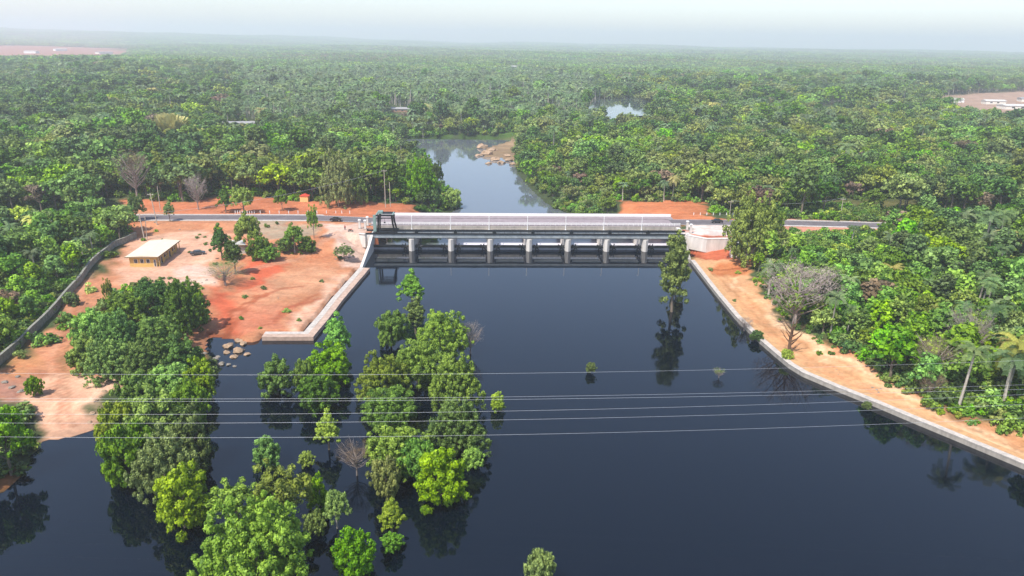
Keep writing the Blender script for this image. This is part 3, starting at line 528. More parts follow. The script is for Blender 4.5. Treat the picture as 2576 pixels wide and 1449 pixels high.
def limbs(seed, hgt, spread, r0, n=7, start=.35, mult=1):
    rr = random.Random(seed); mb = MB(); top = Vector((rr.uniform(-.4, .4), rr.uniform(-.4, .4), hgt * .8))
    mid = Vector((rr.uniform(-.3, .3), rr.uniform(-.3, .3), hgt * .4)); mb.tube([(0, 0, -.8), mid, top], [r0 * 1.2, r0 * .75, r0 * .2], 6)
    for i in range(n * mult):
        z = start + (1 - start) * .7 * i / (n * mult); p = Vector((0, 0, 0)).lerp(top, z); a = i * 2.4 + rr.uniform(-.4, .4); ln = spread * rr.uniform(.6, 1)
        q = p + Vector((math.cos(a) * ln * .5, math.sin(a) * ln * .5, ln * .3)); e = p + Vector((math.cos(a) * ln, math.sin(a) * ln, ln * .75))
        mb.tube([p, q, e], [r0 * .42, r0 * .25, r0 * .06], 5)
        if mult > 1:
            for j in range(3):
                b2 = a + rr.uniform(-.9, .9); l2 = ln * .6; s = q.lerp(e, rr.random()); mb.tube([s, s + Vector((math.cos(b2) * l2 * .6, math.sin(b2) * l2 * .6, l2 * rr.uniform(.2, .8)))], [r0 * .14, r0 * .03], 4)
    return mb
def frond_mesh(name, seed, hgt, m, nf=20, ln=4.2, wide=.9, trunk=True, far=False):
    rr = random.Random(seed); v = []; f = []; ti = []
    for i in range(nf):
        a = i * 2.399 + rr.uniform(-.2, .2); el = R(rr.uniform(-5, 75)); l = ln * rr.uniform(.8, 1.1); seg = 5; tt = rr.random()
        dirh = Vector((math.cos(a), math.sin(a), 0)); side = Vector((-dirh.y, dirh.x, 0)); prev = Vector((0, 0, hgt)); e = el; pts = [prev]
        for s in range(seg): prev = prev + (dirh * math.cos(e) + Vector((0, 0, math.sin(e)))) * l / seg; e -= R(24); pts.append(prev)
        for s in range(seg):
            for sg in (-1, 1):
                for h_ in ((0, .3, .6, .9, 1.2, 1.45) if not far else (0, 1)):
                    p0 = pts[s].lerp(pts[s + 1], h_ * .66); p1 = pts[s].lerp(pts[s + 1], h_ * .66 + (.1 if not far else .6)); w = wide * (1 - .12 * s) * (.45 if s == 0 else 1)
                    o = side * sg * w + dirh * w * .35 + Vector((0, 0, -.35 * w)); n = len(v); v += [p0, p1, p1 + o, p0 + o * .92]; f.append((n, n + 1, n + 2, n + 3)); ti += [min(1, max(0, tt + rr.uniform(-.2, .2)))] * 4
    me = bpy.data.meshes.new(name); me.from_pydata([tuple(q) for q in v], [], f); me.materials.append(m)
    at = me.attributes.new('tint', 'FLOAT', 'POINT'); at.data.foreach_set('value', ti); return me
def join_meshes(name, parts):                     # parts: list of meshes with one material each -> one mesh
    Vs = []; loops = []; starts = []; mi = []; tin = []; off = 0; ls = 0; mats = []; nrm = []
    for k, me in enumerate(parts):
        nv = len(me.vertices); co = np.empty(nv * 3, np.float32); me.vertices.foreach_get('co', co); Vs.append(co.reshape(-1, 3))
        li = np.empty(len(me.loops), np.int32); me.loops.foreach_get('vertex_index', li); loops.append(li + off)
        st = np.empty(len(me.polygons), np.int32); me.polygons.foreach_get('loop_start', st); starts.append(st + ls); mi.append(np.full(len(st), k, np.int32))
        a = me.attributes.get('tint'); tv = np.full(nv, .5, np.float32)
        if a: a.data.foreach_get('value', tv)
        tin.append(tv); off += nv; ls += len(li); mats.append(me.materials[0])
        cn = np.empty(len(li) * 3, np.float32); me.corner_normals.foreach_get('vector', cn); nrm.append(cn.reshape(-1, 3))
    me = bpy.data.meshes.new(name); V_ = np.concatenate(Vs); me.vertices.add(len(V_)); me.vertices.foreach_set('co', V_.ravel())
    lo = np.concatenate(loops); me.loops.add(len(lo)); me.loops.foreach_set('vertex_index', lo); st = np.concatenate(starts); me.polygons.add(len(st)); me.polygons.foreach_set('loop_start', st)
    for m in mats: me.materials.append(m)
    me.update(calc_edges=True); me.polygons.foreach_set('material_index', np.concatenate(mi))
    at = me.attributes.new('tint', 'FLOAT', 'POINT'); at.data.foreach_set('value', np.concatenate(tin)); me.normals_split_custom_set(np.concatenate(nrm).tolist()); return me
def with_mat(me, m, name):
    c = me.copy(); c.name = name; c.materials[0] = m; return c
# near prototypes: radius 1 unit = 5 m crown, kept in metres
NEAR = {}
for sh, (rx, rz, zc, ncl, per, size, shp, clr) in dict(
        bush=(5, 3.6, 3.4, 190, 84, .22, 'round', .135), bush2=(5, 4.2, 3.8, 170, 92, .22, 'round', .15), dome=(5, 4.2, 5.6, 185, 84, .22, 'round', .14),
        cone=(4.4, 5, 5.6, 160, 80, .22, 'cone', .14), column=(4.2, 6.5, 8.2, 190, 76, .2, 'column', .14), loose=(5, 4, 5, 110, 62, .19, 'round', .13), pillar=(3.4, 6.6, 7.6, 170, 80, .2, 'round', .18), huge=(10, 7.2, 6.2, 420, 84, .23, 'round', .085), huge2=(10, 7.6, 6.6, 380, 90, .23, 'round', .095)).items():
    NEAR[sh] = leaf_mesh('crown_' + sh, *crown(sh, hash(sh[0] + sh[-1]) % 97 if False else len(sh) * 7 + ord(sh[-1]) + (5 if sh == 'huge2' else 0), rx, rz, zc, ncl, per, size, shp, clr), LM['mid'])
def _ext(m_):
    a_ = np.empty(len(m_.vertices) * 3, np.float32); m_.vertices.foreach_get('co', a_); a_ = a_.reshape(-1, 3); return 2 * np.percentile(np.abs(a_[:, :2]), 99.8), np.percentile(a_[:, 2], 99)
NEARE = {k: _ext(m_) for k, m_ in NEAR.items()}
NEARH = dict(bush=7, bush2=8, dome=9.8, cone=10.6, column=14.7, loose=9, huge=13.4, huge2=14, pillar=14); NEARW = dict(bush=10, bush2=10, dome=10, cone=8.8, column=6.6, loose=10, huge=20, huge2=20, pillar=7)
NEARW = {k: float(e[0]) for k, e in NEARE.items()}; NEARH = {k: float(e[1]) for k, e in NEARE.items()}
near_cache = {}
def near_crown(sh, colr):
    if (sh, colr) not in near_cache: near_cache[sh, colr] = with_mat(NEAR[sh], LM[colr], 'crown_%s_%s' % (colr, sh))
    return near_cache[sh, colr]
TRUNK = {sh: limbs(len(sh) + 3, NEARH[sh] * .85, 3.4, .32, 8, .15 if 'bush' in sh else .35).build('trunk', M['bark']) for sh in NEAR}
TRUNKP = {sh: limbs(len(sh) + 3, NEARH[sh] * .85, 3.4, .32, 8, .15 if 'bush' in sh else .35).build('trunk', M['palebark']) for sh in NEAR}
def drop(o): m = o.data; bpy.data.objects.remove(o); return m
TRUNK = {k: drop(o) for k, o in TRUNK.items()}; TRUNKP = {k: drop(o) for k, o in TRUNKP.items()}
# dry twig trees
TW = limbs(5, 9, 5, .3, 12, .25, 3); o = TW.build('branches', M['drybark']); TWM = drop(o)
V_, sm_, ti_ = crown('twigs', 12, 5, 3.8, 6, 70, 70, .13, 'round', .22); mid_ = V_.mean(1, keepdims=True); ax_ = (V_[:, 2] - V_[:, 0])[:, None] * .5; bx_ = (V_[:, 3] - V_[:, 1])[:, None] * .5; V_ = np.concatenate([mid_ - 2 * ax_, mid_ - .16 * bx_, mid_ + 2 * ax_, mid_ + .16 * bx_], 1); TWC = leaf_mesh('twigs_crown', V_, sm_, ti_, LM['grey'])
BARE = drop(limbs(9, 9.5, 4.6, .6, 5, .25, 2).build('branches', mat('bare_brown_bark', (.13, .075, .045), .95)))

NKIND = {'palm': 0}
GW = 'trees standing flooded in the reservoir'
def tree(px, py, w, pt, sh, colr, label, group=None, name='broadleaf_tree', cat='tree', bark=None, z=None, rz=None):
    """tree whose crown is w photo pixels wide, base at (px, py), top at photo row pt"""
    g = G(px, py); k = pxm(g); hh = max(1.2, (py - pt) / (k * .93)); ww = (.88 if group == GW else .98) * w / k
    if sh in ('bush', 'bush2', 'dome') and ww > 10.5: sh = 'huge' if sh != 'bush2' else 'huge2'
    t = thing(name, label, cat, g, rnd.uniform(0, 6.28) if rz is None else rz, group)
    sx = ww / NEARW.get(sh, 10); szz = hh / NEARH.get(sh, 10)
    if sh == 'twig':
        sx = ww / 10; szz = hh / 10
        link('branches', TWM, t).scale = (sx, sx, szz); link('crown', TWC if colr == 'grey' else with_mat(TWC, LM[colr], 'twigs_' + colr), t).scale = (sx, sx, szz)
    elif sh == 'bare': link('branches', BARE, t).scale = (ww / 9.6, ww / 9.6, hh / 9.5)
    else:
        link('crown', near_crown(sh, colr), t).scale = (sx, sx, szz); link('trunk', (TRUNKP if bark else TRUNK)[sh], t).scale = (min(sx, szz * 1.2), min(sx, szz * 1.2), szz)
    return t

for a in [
    (1036, 772, 84, 692, 'cone', 'bright', 'small pointed tree at the far tip of the central flooded thicket'),
    (1047, 850, 66, 752, 'column', 'mid', 'slim green tree just below the pointed one at the far end of the central thicket'),
    (985, 872, 96, 786, 'bush', 'mid', 'round bush at the upper left shoulder of the central flooded thicket'),
    (1112, 905, 165, 788, 'bush2', 'mid', 'broad dense green tree at the upper right of the central flooded thicket'),
    (965, 1010, 165, 898, 'bush', 'olive', 'brownish olive tree on the left flank of the central flooded thicket'),
    (1050, 975, 150, 862, 'bush2', 'mid', 'mid green tree in the heart of the central flooded thicket'),
    (1145, 1030, 165, 895, 'bush', 'olive', 'olive green tree on the right flank of the central thicket above the cables'),
    (985, 1082, 165, 975, 'bush2', 'mid', 'shaded green tree with a dark gap below it in the left middle of the thicket'),
    (1150, 1140, 190, 1008, 'bush', 'mid', 'largest round tree on the right of the central flooded thicket below the cables'),
    (1000, 1190, 200, 1075, 'bush2', 'mid', 'wide green tree in the lower middle of the central flooded thicket'),
    (973, 1252, 95, 1150, 'bush', 'olive', 'grey green bush hanging over the water at the lower left of the thicket'),
    (1105, 1262, 150, 1130, 'bush2', 'lime', 'yellow green tree at the near end of the central flooded thicket'),
    (1055, 1210, 120, 1105, 'bush', 'bright', 'fresh green tree between the wide green tree and the yellow green one in the thicket'),
    (1190, 1176, 66, 1125, 'bush', 'lime', 'low yellow green shrub at the right foot of the central thicket'),
    (1250, 1032, 42, 987, 'bush2', 'lime', 'small yellow shrub alone just right of the central thicket'),
    (850, 905, 92, 802, 'cone', 'bright', 'pointed bright green tree at the far end of the small thicket below the apron corner'),
    (835, 965, 125, 868, 'bush2', 'bright', 'bushy green tree in the middle of the small thicket'),
    (800, 1032, 120, 950, 'bush', 'dark', 'dark green bush at the near left of the small thicket'),
    (765, 985, 60, 905, 'bush', 'mid', 'narrow green bush linking the small thicket and the lone round bush'),
    (698, 992, 105, 905, 'bush2', 'mid', 'lone round green bush left of the small thicket under the upper cable'),
    (828, 1130, 76, 1036, 'cone', 'lime', 'pale green pointed bush alone between the two lowest cables'),
    (672, 1172, 76, 1096, 'bush2', 'bright', 'round bright green bush left of the pale pointed bush'),
    (772, 1172, 50, 1138, 'bush', 'lime', 'tiny low bush in open water below the pale pointed bush'),
    (800, 1280, 62, 1194, 'bush2', 'bright', 'small upright deep green bush behind the one with pale forked stems'),
    (795, 1342, 72, 1284, 'bush', 'mid', 'low bush touching the one with pale forked stems'),
    (985, 1338, 84, 1258, 'cone', 'lime', 'pointed yellow green bush in open water, the farther of a close pair'),
    (988, 1386, 68, 1340, 'bush', 'mid', 'low grey green bush in open water, the nearer of a close pair'),
    (893, 1442, 122, 1326, 'bush2', 'bright', 'vivid deep green bush beside the huge yellow green tree'),
    (712, 1330, 195, 1165, 'loose', 'olive', 'hazy grey green tree behind the huge yellow green tree'),
    (600, 1335, 170, 1206, 'loose', 'mid', 'loose olive tree at the upper left of the huge yellow green tree'),
    (660, 1505, 352, 1255, 'huge', 'lime', 'huge yellow green tree at the bottom edge of the picture'),
    (1360, 1480, 96, 1378, 'bush', 'olive', 'lone olive bush cut by the bottom edge right of centre'),
    (1485, 938, 32, 912, 'bush', 'mid', 'tiny round bush alone in open water right of the central thicket'),
    (1690, 784, 88, 600, 'pillar', 'olive', 'tall narrow tree standing in the water in front of the right end of the barrage'),
    (1704, 712, 50, 606, 'column', 'olive', 'slim leafy tree leaning behind the tall narrow tree by the barrage'),
    (468, 1325, 158, 1172, 'bush2', 'lime', 'bright yellow green tree at the near end of the left flooded thicket'),
    (330, 1215, 165, 1065, 'bush', 'mid', 'leafy green tree at the left side of the left flooded thicket'),
    (420, 1240, 190, 1085, 'dome', 'olive', 'tall olive tree with a dark reflection in the middle of the left flooded thicket'),
    (490, 1180, 110, 1030, 'bush2', 'mid', 'green tree overhanging the channel on the right of the left flooded thicket'),
    (300, 1120, 110, 1010, 'bush', 'lime', 'low yellow green scrub tree where the track meets the water'),
    (395, 1120, 160, 985, 'bush2', 'bright', 'wide bright tree crossed by cables in the left thicket'),
    (485, 1075, 110, 960, 'bush', 'bright', 'bright green tree on the channel edge below the pale rocks'),
]: tree(*a[:7], group=GW, bark=('forked' in a[6]))
t = tree(849, 1328, 76, 1230, 'dome', 'lime', 'small yellow green tree on pale forked stems beside the huge tree', GW, bark=True)
tree(898, 1195, 100, 1108, 'twig', 'dry', 'leafless mauve brown shrub at the left foot of the central thicket', GW, 'dry_shrub', 'shrub')
tree(1184, 890, 66, 812, 'twig', 'grey', 'grey leafless tree on the right edge of the central thicket', GW, 'dead_tree')
tree(1808, 950, 36, 926, 'twig', 'olive', 'small half sunk branchy snag in open water near the right bank', GW, 'dead_shrub', 'shrub')
GB = 'trees on the left bank beside the dirt track'
for a in [
    (390, 795, 130, 712, 'dome', 'dark', 'dark green tree at the far edge of the left bank grove below the yard'),
    (468, 835, 120, 712, 'dome', 'dark', 'large dark tree shading the red earth at the right of the left bank grove'),
    (325, 830, 100, 742, 'dome', 'mid', 'mid green tree at the far left of the left bank grove'),
    (240, 875, 110, 785, 'bush', 'bright', 'bright bush where the grove meets the bend of the dirt track'),
    (300, 890, 130, 790, 'dome', 'mid', 'round tree in the left middle of the left bank grove'),
    (395, 880, 130, 800, 'bush2', 'bright', 'leafy bright tree in the centre of the left bank grove'),
    (222, 935, 90, 850, 'bush2', 'mid', 'bush against the dirt track at the left of the grove'),
    (280, 955, 130, 860, 'bush', 'mid', 'low green tree just above the pale sandy mound'),
    (370, 950, 130, 860, 'dome', 'mid', 'green tree in the lower middle of the left bank grove'),
    (455, 940, 110, 855, 'bush2', 'dark', 'dark green tree beside the pale rocks on the shore'),
    (440, 1010, 120, 920, 'bush', 'bright', 'bright leafy tree at the water end of the left bank grove'),
    (510, 1000, 80, 905, 'bush2', 'lime', 'yellow tinged bush leaning over the channel below the rocks'),
    (350, 1030, 110, 940, 'bush', 'mid', 'bushy tree right of the pale sandy mound'),
    (30, 1195, 130, 1025, 'dome', 'bright', 'tall green tree at the left edge below the dirt track'),
    (-70, 1215, 150, 1030, 'dome', 'mid', 'green tree cut by the left edge near the shore'),
    (90, 995, 46, 948, 'bush', 'mid', 'single round bush on the bare ground beside the dirt track'),
    (278, 775, 30, 702, 'loose', 'olive', 'thin straggly sapling beside the dirt track bend'),
]: tree(*a[:7], group=GB)
GY = 'trees and shrubs around the yard and the road'
for a in [
    (560, 655, 54, 578, 'cone', 'dark', 'dark conical tree in the yard right of the parked dark car'),
    (592, 690, 50, 610, 'column', 'dark', 'slim dark tree right behind the dark conical one'),
    (628, 640, 72, 548, 'dome', 'olive', 'taller olive green tree in the middle of the yard'),
    (655, 652, 66, 600, 'bush', 'mid', 'low green tree below the tall olive one in the yard'),
    (675, 655, 60, 622, 'bush', 'bright', 'small green shrub on the red bank of the yard'),
    (742, 636, 54, 572, 'dome', 'mid', 'round topped tree with a pale trunk on the red bank'),
    (720, 632, 55, 600, 'bush', 'mid', 'shrub left of the round topped tree on the red bank'),
    (772, 634, 46, 598, 'bush2', 'dark', 'dark shrub right of the round topped tree on the red bank'),
    (790, 600, 34, 520, 'loose', 'mid', 'slender leaning tree between the yard and the road'),
    (615, 538, 58, 476, 'dome', 'lime', 'bright yellow green tree just behind the road'),
    (428, 558, 28, 512, 'column', 'mid', 'small column shaped tree on the road edge by the left poles'),
    (345, 556, 46, 500, 'dome', 'dark', 'dark round tree at the left end of the road'),
    (568, 535, 40, 480, 'cone', 'dark', 'dark green tree left of the bright yellow green one behind the road'),
    (710, 530, 36, 480, 'dome', 'mid', 'small tree behind the road left of the orange hut'),
    (852, 520, 90, 398, 'dome', 'olive', 'tall olive tree right of the orange hut'),
    (895, 512, 70, 420, 'dome', 'mid', 'green tree beside the tall olive one behind the road'),
    (1140, 520, 48, 478, 'bush', 'lime', 'low yellowish scrub on the river bank behind the barrage'),
    (1058, 508, 95, 405, 'dome', 'bright', 'large bright green tree on the left river bank behind the barrage'),
    (1098, 475, 34, 415, 'dome', 'dark', 'small tree leaning out over the river behind the barrage'),
    (867, 655, 58, 618, 'loose', 'olive', 'scrubby grey green weeds beside the left end of the barrage'),
    (1882, 662, 150, 505, 'dome', 'olive', 'large spreading tree in front of the white building on the right bank'),
    (1928, 640, 80, 516, 'loose', 'mid', 'thin crowned tree right of the white building'),
]: tree(*a[:7], group=GY, bark=('pale trunk' in a[6]))
tree(568, 718, 92, 660, 'twig', 'olive', 'dry olive scrub at the top of the red earth slope', GY, 'dry_shrub', 'shrub')
tree(500, 528, 52, 446, 'twig', 'grey', 'grey leafless tree behind the left part of the road', GY, 'dead_tree')
GD = 'dry and leafless trees on the right bank'
tree(1995, 822, 185, 665, 'twig', 'grey', 'wide grey leafless tree beside the orange embankment track', GD, 'dead_tree')
tree(1985, 888, 72, 788, 'bare', '', 'bare forked dead tree standing on the embankment beside the wall', GD, 'dead_tree')
tree(2345, 965, 110, 848, 'twig', 'dry', 'brown leafless tree on the forest edge left of the taller pale one', GD, 'dead_tree')
tree(2420, 925, 105, 775, 'twig', 'grey', 'tall pale leafless tree among the palms on the right', GD, 'dead_tree')
tree(2330, 1000, 70, 930, 'twig', 'dry', 'low leafless brush at the foot of the right forest', GD, 'dry_shrub', 'shrub')
tree(345, 500, 80, 385, 'twig', 'dry', 'reddish brown leafless tree beyond the road on the left', GY, 'dead_tree')
tree(1978, 905, 34, 880, 'bush', 'lime', 'small green weed clump at the foot of the bare dead tree', None, 'shrub', 'shrub')

tree(1872, 832, 40, 800, 'twig', 'grey', 'grey leafless shrub growing out of the far part of the embankment wall', None, 'dry_shrub', 'shrub')
tree(1903, 858, 36, 832, 'bush', 'dark', 'dark little bush at the water side of the embankment wall above the bare dead tree', None, 'shrub', 'shrub')
tree(2180, 1030, 26, 1010, 'bush', 'mid', 'tiny bush at the water foot of the embankment wall right of its bend', None, 'shrub', 'shrub')
# ------------------------------------------------------------------ forest prototypes
MIDP = []                                            # (mesh, colour class, nominal width, height)
def mid_tree(seed, rx, rz, zc, shp, colr, ncl=56, per=30, size=.42, tm='bark'):
    cm = leaf_mesh('c', *crown('c', seed, rx, rz, zc, ncl, per, size, shp, .23), LM[colr])
    tm = drop(limbs(seed, zc + rz * .5, rx * .6, .28, 5, .4).build('t', M[tm])); me = join_meshes('tree_%s_%d' % (colr, seed), [cm, tm]); return me
spec = [('dark', 5, 4.4, 7, 'round'), ('dark', 4.4, 5, 8, 'cone'), ('mid', 5, 4.2, 6.8, 'round'), ('mid', 5.4, 4, 6.2, 'round'), ('mid', 4.2, 5.2, 8, 'round'), ('bright', 5, 4.2, 6.6, 'round'), ('bright', 4.6, 4.4, 6, 'cone'), ('olive', 5.2, 4.3, 6.8, 'round'), ('lime', 4.6, 3.8, 6, 'round'), ('dry', 4.6, 4, 6.4, 'round')]
MIDM = {}
for i, (c_, rx, rz, zc, shp) in enumerate(spec): MIDM.setdefault(c_, []).append(mid_tree(30 + i, rx, rz, zc, shp, c_))
def palm_mesh(seed, hgt, c_, far=False, ln=4.2, nf=20):
    fm = frond_mesh('f', seed, hgt, LM[c_], nf, ln, .9, far=far); rr = random.Random(seed); b_ = rr.uniform(-.8, .8)
    tm = drop(MB().tube([(b_, 0, -.6), (b_ * .5, .1, hgt * .5), (0, 0, hgt)], [.3, .22, .2], 6).build('t', M['palebark'])); fm.update(); return join_meshes('palm_%s_%d' % (c_, seed), [fm, tm])
PALM = [palm_mesh(1, 9, 'palm'), palm_mesh(2, 11.5, 'palm'), palm_mesh(3, 7, 'palm'), palm_mesh(4, 8, 'ypalm', ln=4.8)]
PALMF = [palm_mesh(5, 10, 'palm', True, nf=14), palm_mesh(6, 8, 'palm', True, nf=14)]

# regions where trees may stand; ground polygons from the photograph
FR = poly_w([(1905, 655), (1915, 700), (2010, 800), (2075, 850), (2175, 872), (2215, 918), (2252, 938), (2352, 988), (2450, 1028), (2600, 1072), (2900, 1205), (3400, 1260), (3400, 600), (2600, 606), (2300, 600), (2215, 612), (2185, 634), (1965, 642)], 5)
FL = poly_w([(-600, 1100), (-120, 980), (0, 890), (60, 838), (130, 765), (190, 695), (235, 640), (290, 600), (335, 575), (290, 560), (250, 575), (-600, 590)], 7)
FB_L = poly_w([(-1500, 512), (-300, 512), (300, 512), (470, 505), (560, 492), (820, 498), (1000, 502), (1100, 500), (1095, 440), (1050, 408), (1000, 378), (1005, 345), (1020, 318), (1190, 318), (1300, 330)], 3)
ROADS_ALL = ROADL + ROADR
EXC = [poly_w(p, z) for p, z in [([(535, 308), (650, 302), (665, 345), (560, 350)], 8), ([(2350, 242), (2620, 228), (2900, 236), (2900, 318), (2480, 312), (2380, 290)], 9), ([(25, 285), (70, 285), (75, 325), (25, 325)], 8), ([(1275, 165), (1312, 165), (1316, 186), (1272, 186)], 8), ([(2060, 262), (2140, 262), (2140, 290), (2060, 290)], 8), ([(-400, 121), (120, 119), (350, 123), (345, 150), (150, 158), (-400, 150)], 15), ([(1180, 415), (1180, 340), (1300, 345), (1300, 405)], -1), ([(965, 305), (1050, 305), (1050, 268), (965, 268)], 8), ([(395, 352), (470, 352), (480, 412), (390, 412)], 8)]]
hid = poly_w([(250, 545), (250, 500), (480, 507), (545, 490), (760, 502), (930, 502), (1000, 502), (1120, 515), (1120, 600), (250, 600)], 8)
hid2 = poly_w([(1550, 503), (1775, 508), (1800, 545), (1900, 560), (1722, 590), (1540, 560)], 7.5)
hid3 = poly_w([(2125, 528), (2230, 522), (2260, 548), (2180, 562), (2120, 562)], 8)
hid4 = poly_w([(2080, 503), (2330, 503), (2330, 518), (2080, 522)], 8)
def scatter(x0, x1, y0, y1, step, rng):
    a = np.arange(x0, x1, step); b = np.arange(y0, y1, step); A, B = np.meshgrid(a, b); A = A + (np.arange(len(b)) % 2)[:, None] * step / 2
    A = A + rng.uniform(-.38, .38, A.shape) * step; B = B + rng.uniform(-.38, .38, B.shape) * step; return A.ravel(), B.ravel()
rng = np.random.default_rng(11)
def keep_view(x, y, m=320):
    px, py = proj(x, y, np.full(x.shape, 10.0)); return (px > -m) & (px < W + m) & (py < H + 260) & (y > 20)
def allowed_far(x, y):
    ok = ((x - _A.x) * N.x + (y - _A.y) * N.y) > 34
    ok &= np.minimum(dist_line(x, y, ROADL), dist_line(x, y, ROADR)) > 12
    ok &= sdist(x, y, DN) > 2.5
    for e in [EXC[2]]: ok &= ~(inside(x + 60 * np.sin(y / 90), y, e) & (rng.random(x.shape) < .5))
    for e in EXC[:2] + EXC[3:] + [hid, hid2, hid3, hid4]: ok &= ~inside(x, y, e)
    ok &= sdist(x, y, POND) > 3
    ok &= ~inside(x, y, POND_F)
    return ok & keep_view(x, y)
pts = []                                             # x, y, region
x, y = scatter(-420, 480, 110, 420, 6.6, rng)
k = (inside(x, y, FR)) & keep_view(x, y) & (dist_line(x, y, ROADR) > 9) & (dist_line(x, y, WR) > 8); pts.append((x[k], y[k], np.full(k.sum(), 0)))
k = (inside(x, y, FL)) & keep_view(x, y) & (dist_line(x, y, BW) > 3) & (dist_line(x, y, ROADL) > 9); pts.append((x[k], y[k], np.full(k.sum(), 1)))
x, y = scatter(-700, 760, 240, 760, 7.4, rng); k = allowed_far(x, y); pts.append((x[k], y[k], np.where(x[k] < -18 + (y[k] - 300) * .02, 2, 3)))
x, y = scatter(-1300, 1400, 760, 1500, 10.5, rng); k = allowed_far(x, y); pts.append((x[k], y[k], np.full(k.sum(), 4)))
px_ = np.concatenate([p[0] for p in pts]); py_ = np.concatenate([p[1] for p in pts]); pr_ = np.concatenate([p[2] for p in pts])
pz_ = height(px_, py_)
ix, iy = proj(px_, py_, pz_ + 6)
# patches of one look: low-frequency fields choose the kind of tree
f1 = np.sin(px_ / 31 + 1.7 * np.sin(py_ / 47)) + np.cos(py_ / 39 + 1.1 * np.sin(px_ / 28)) + rng.normal(size=len(px_)) * .6
palmy = (((ix > 600) & (ix < 1500) & (iy > 140) & (iy < 300)) * .62 + ((pr_ >= 2) & (iy < 340)) * .24 + ((pr_ == 0) & (iy < 700)) * .16 + ((pr_ == 0) & (ix > 2380)) * .22 + .06)
isp = rng.random(len(px_)) < palmy
KC = ['dark', 'mid', 'bright', 'olive', 'lime', 'dry']
kc = np.where(f1 > 1.5, 2, np.where(f1 > .2, 1, np.where(f1 > -1.1, 0, 3)))
u = rng.random(len(px_)); kc = np.where(u < .05, 4, kc); kc = np.where(u > .985, 5, kc); kc = np.where((pr_ == 0) & (u > .45) & (iy > 700) & (u <= .965), 2, kc); kc = np.where((pr_ == 1) & (u > .5) & (u < .75), 2, kc); kc = np.where((pr_ == 3) & (u > .6) & (u < .8), 3, kc)
kc = np.where((pr_ == 1) & (u > .75) & (u < .9), 4, kc)
hcl = np.where(pr_ == 4, 1.15, 1.0); hcl = np.where(pr_ == 0, .92, hcl); hcl = np.where(pr_ == 1, .8, hcl)
scl = hcl * np.clip(np.exp(rng.normal(size=len(px_)) * .24), .6, 1.7) * (1 + .14 * np.sin(px_ / 43 + py_ / 71)); scl = np.where((pr_ == 0) | (pr_ == 1), np.clip(scl, .5, 1.15), scl)
scl = np.where((pr_ == 0) & (ix > 1940) & (ix < 2235) & (iy < 690), scl * .6, scl)
near_river = (sdist(px_, py_, DN) < 26); scl = np.where(near_river, scl * .7, scl)
scl = np.where(ix > 1350, np.where((pr_ == 3), scl * .9, scl), scl)
# size in the photo decides which are individuals
vis = (ix > -30) & (ix < W + 30) & (iy < H + 60); D_ = np.hypot(px_, py_) / scl
REG = ['right bank forest', 'stone wall forest', 'left roadside forest', 'right roadside forest', 'distant forest']
def big(s): return 'large ' if s > 1.04 else ('small ' if s < .78 else '')
MARKS = {0: [(2000, 600, 'just right of the white building'), (2150, 620, 'below the right road end'), (2350, 600, 'level with the far right road'), (2540, 600, 'by the right edge'), (2010, 720, 'around the wide grey leafless tree'), (2150, 720, 'behind the wide grey leafless tree'), (2300, 720, 'in the middle of the bank'), (2500, 720, 'near the right edge, mid height'), (2130, 830, 'along the orange track bend'), (2250, 860, 'above the brown leafless tree'), (2400, 830, 'around the tall pale leafless tree'), (2540, 860, 'by the yellowing palm'), (2400, 980, 'along the lower track edge'), (2540, 1010, 'at the lower right edge')],
 1: [(20, 560, 'at its upper left corner'), (130, 570, 'at its upper middle'), (240, 560, 'at its upper right end'), (30, 680, 'at the left edge, mid height'), (150, 680, 'halfway along the wall'), (30, 800, 'at the left edge, lower down'), (90, 760, 'against the lower wall')],
 2: [(50, 470, 'at the far left'), (170, 460, 'behind the upper left corner'), (290, 460, 'left of the reddish brown tree'), (420, 450, 'behind the two pale poles'), (560, 460, 'above the bright yellow green tree'), (700, 450, 'left of the orange hut'), (800, 440, 'above the orange hut'), (930, 440, 'by the tall pale pole'), (1040, 430, 'on the river bank'), (100, 390, 'farther back at the left'), (350, 390, 'around the straw bamboo'), (650, 390, 'in its second row'), (900, 380, 'short of the river bend')],
 3: [(1380, 450, 'on the river edge'), (1470, 460, 'just behind the barrage'), (1600, 460, 'behind the barrage right end'), (1750, 450, 'above the right red bank'), (1880, 450, 'above the black car'), (2000, 450, 'beyond the scrubby field'), (2150, 440, 'above the right orange patch'), (2300, 450, 'right of the orange patch'), (2450, 450, 'toward the right edge'), (2570, 450, 'at the right edge'), (1500, 380, 'second row by the river'), (1900, 380, 'in its second row, middle'), (2300, 380, 'in its second row, right')], 4: [(300, 290, 'far left'), (700, 280, 'left of the dark shed'), (950, 270, 'around the dark shed'), (1120, 280, 'behind the river bend'), (1300, 270, 'beyond the river outcrop'), (1480, 270, 'left of the pond'), (1750, 270, 'right of the pond'), (2200, 270, 'left of the pale clearing')]}
def where(i): return min(MARKS[int(pr_[i])], key=lambda m: (m[0] - ix[i]) ** 2 + 2 * (m[1] - iy[i]) ** 2)[2]
CN = dict(dark='dark green', mid='mid green', bright='bright green', olive='olive green', lime='yellow green', dry='dry brown')
def solo(sel, n):
    cand = np.where(sel & vis)[0]; return set(cand[np.argsort(D_[cand])][:n].tolist())
S1 = solo(~isp, 205); S2 = solo(isp, 150)
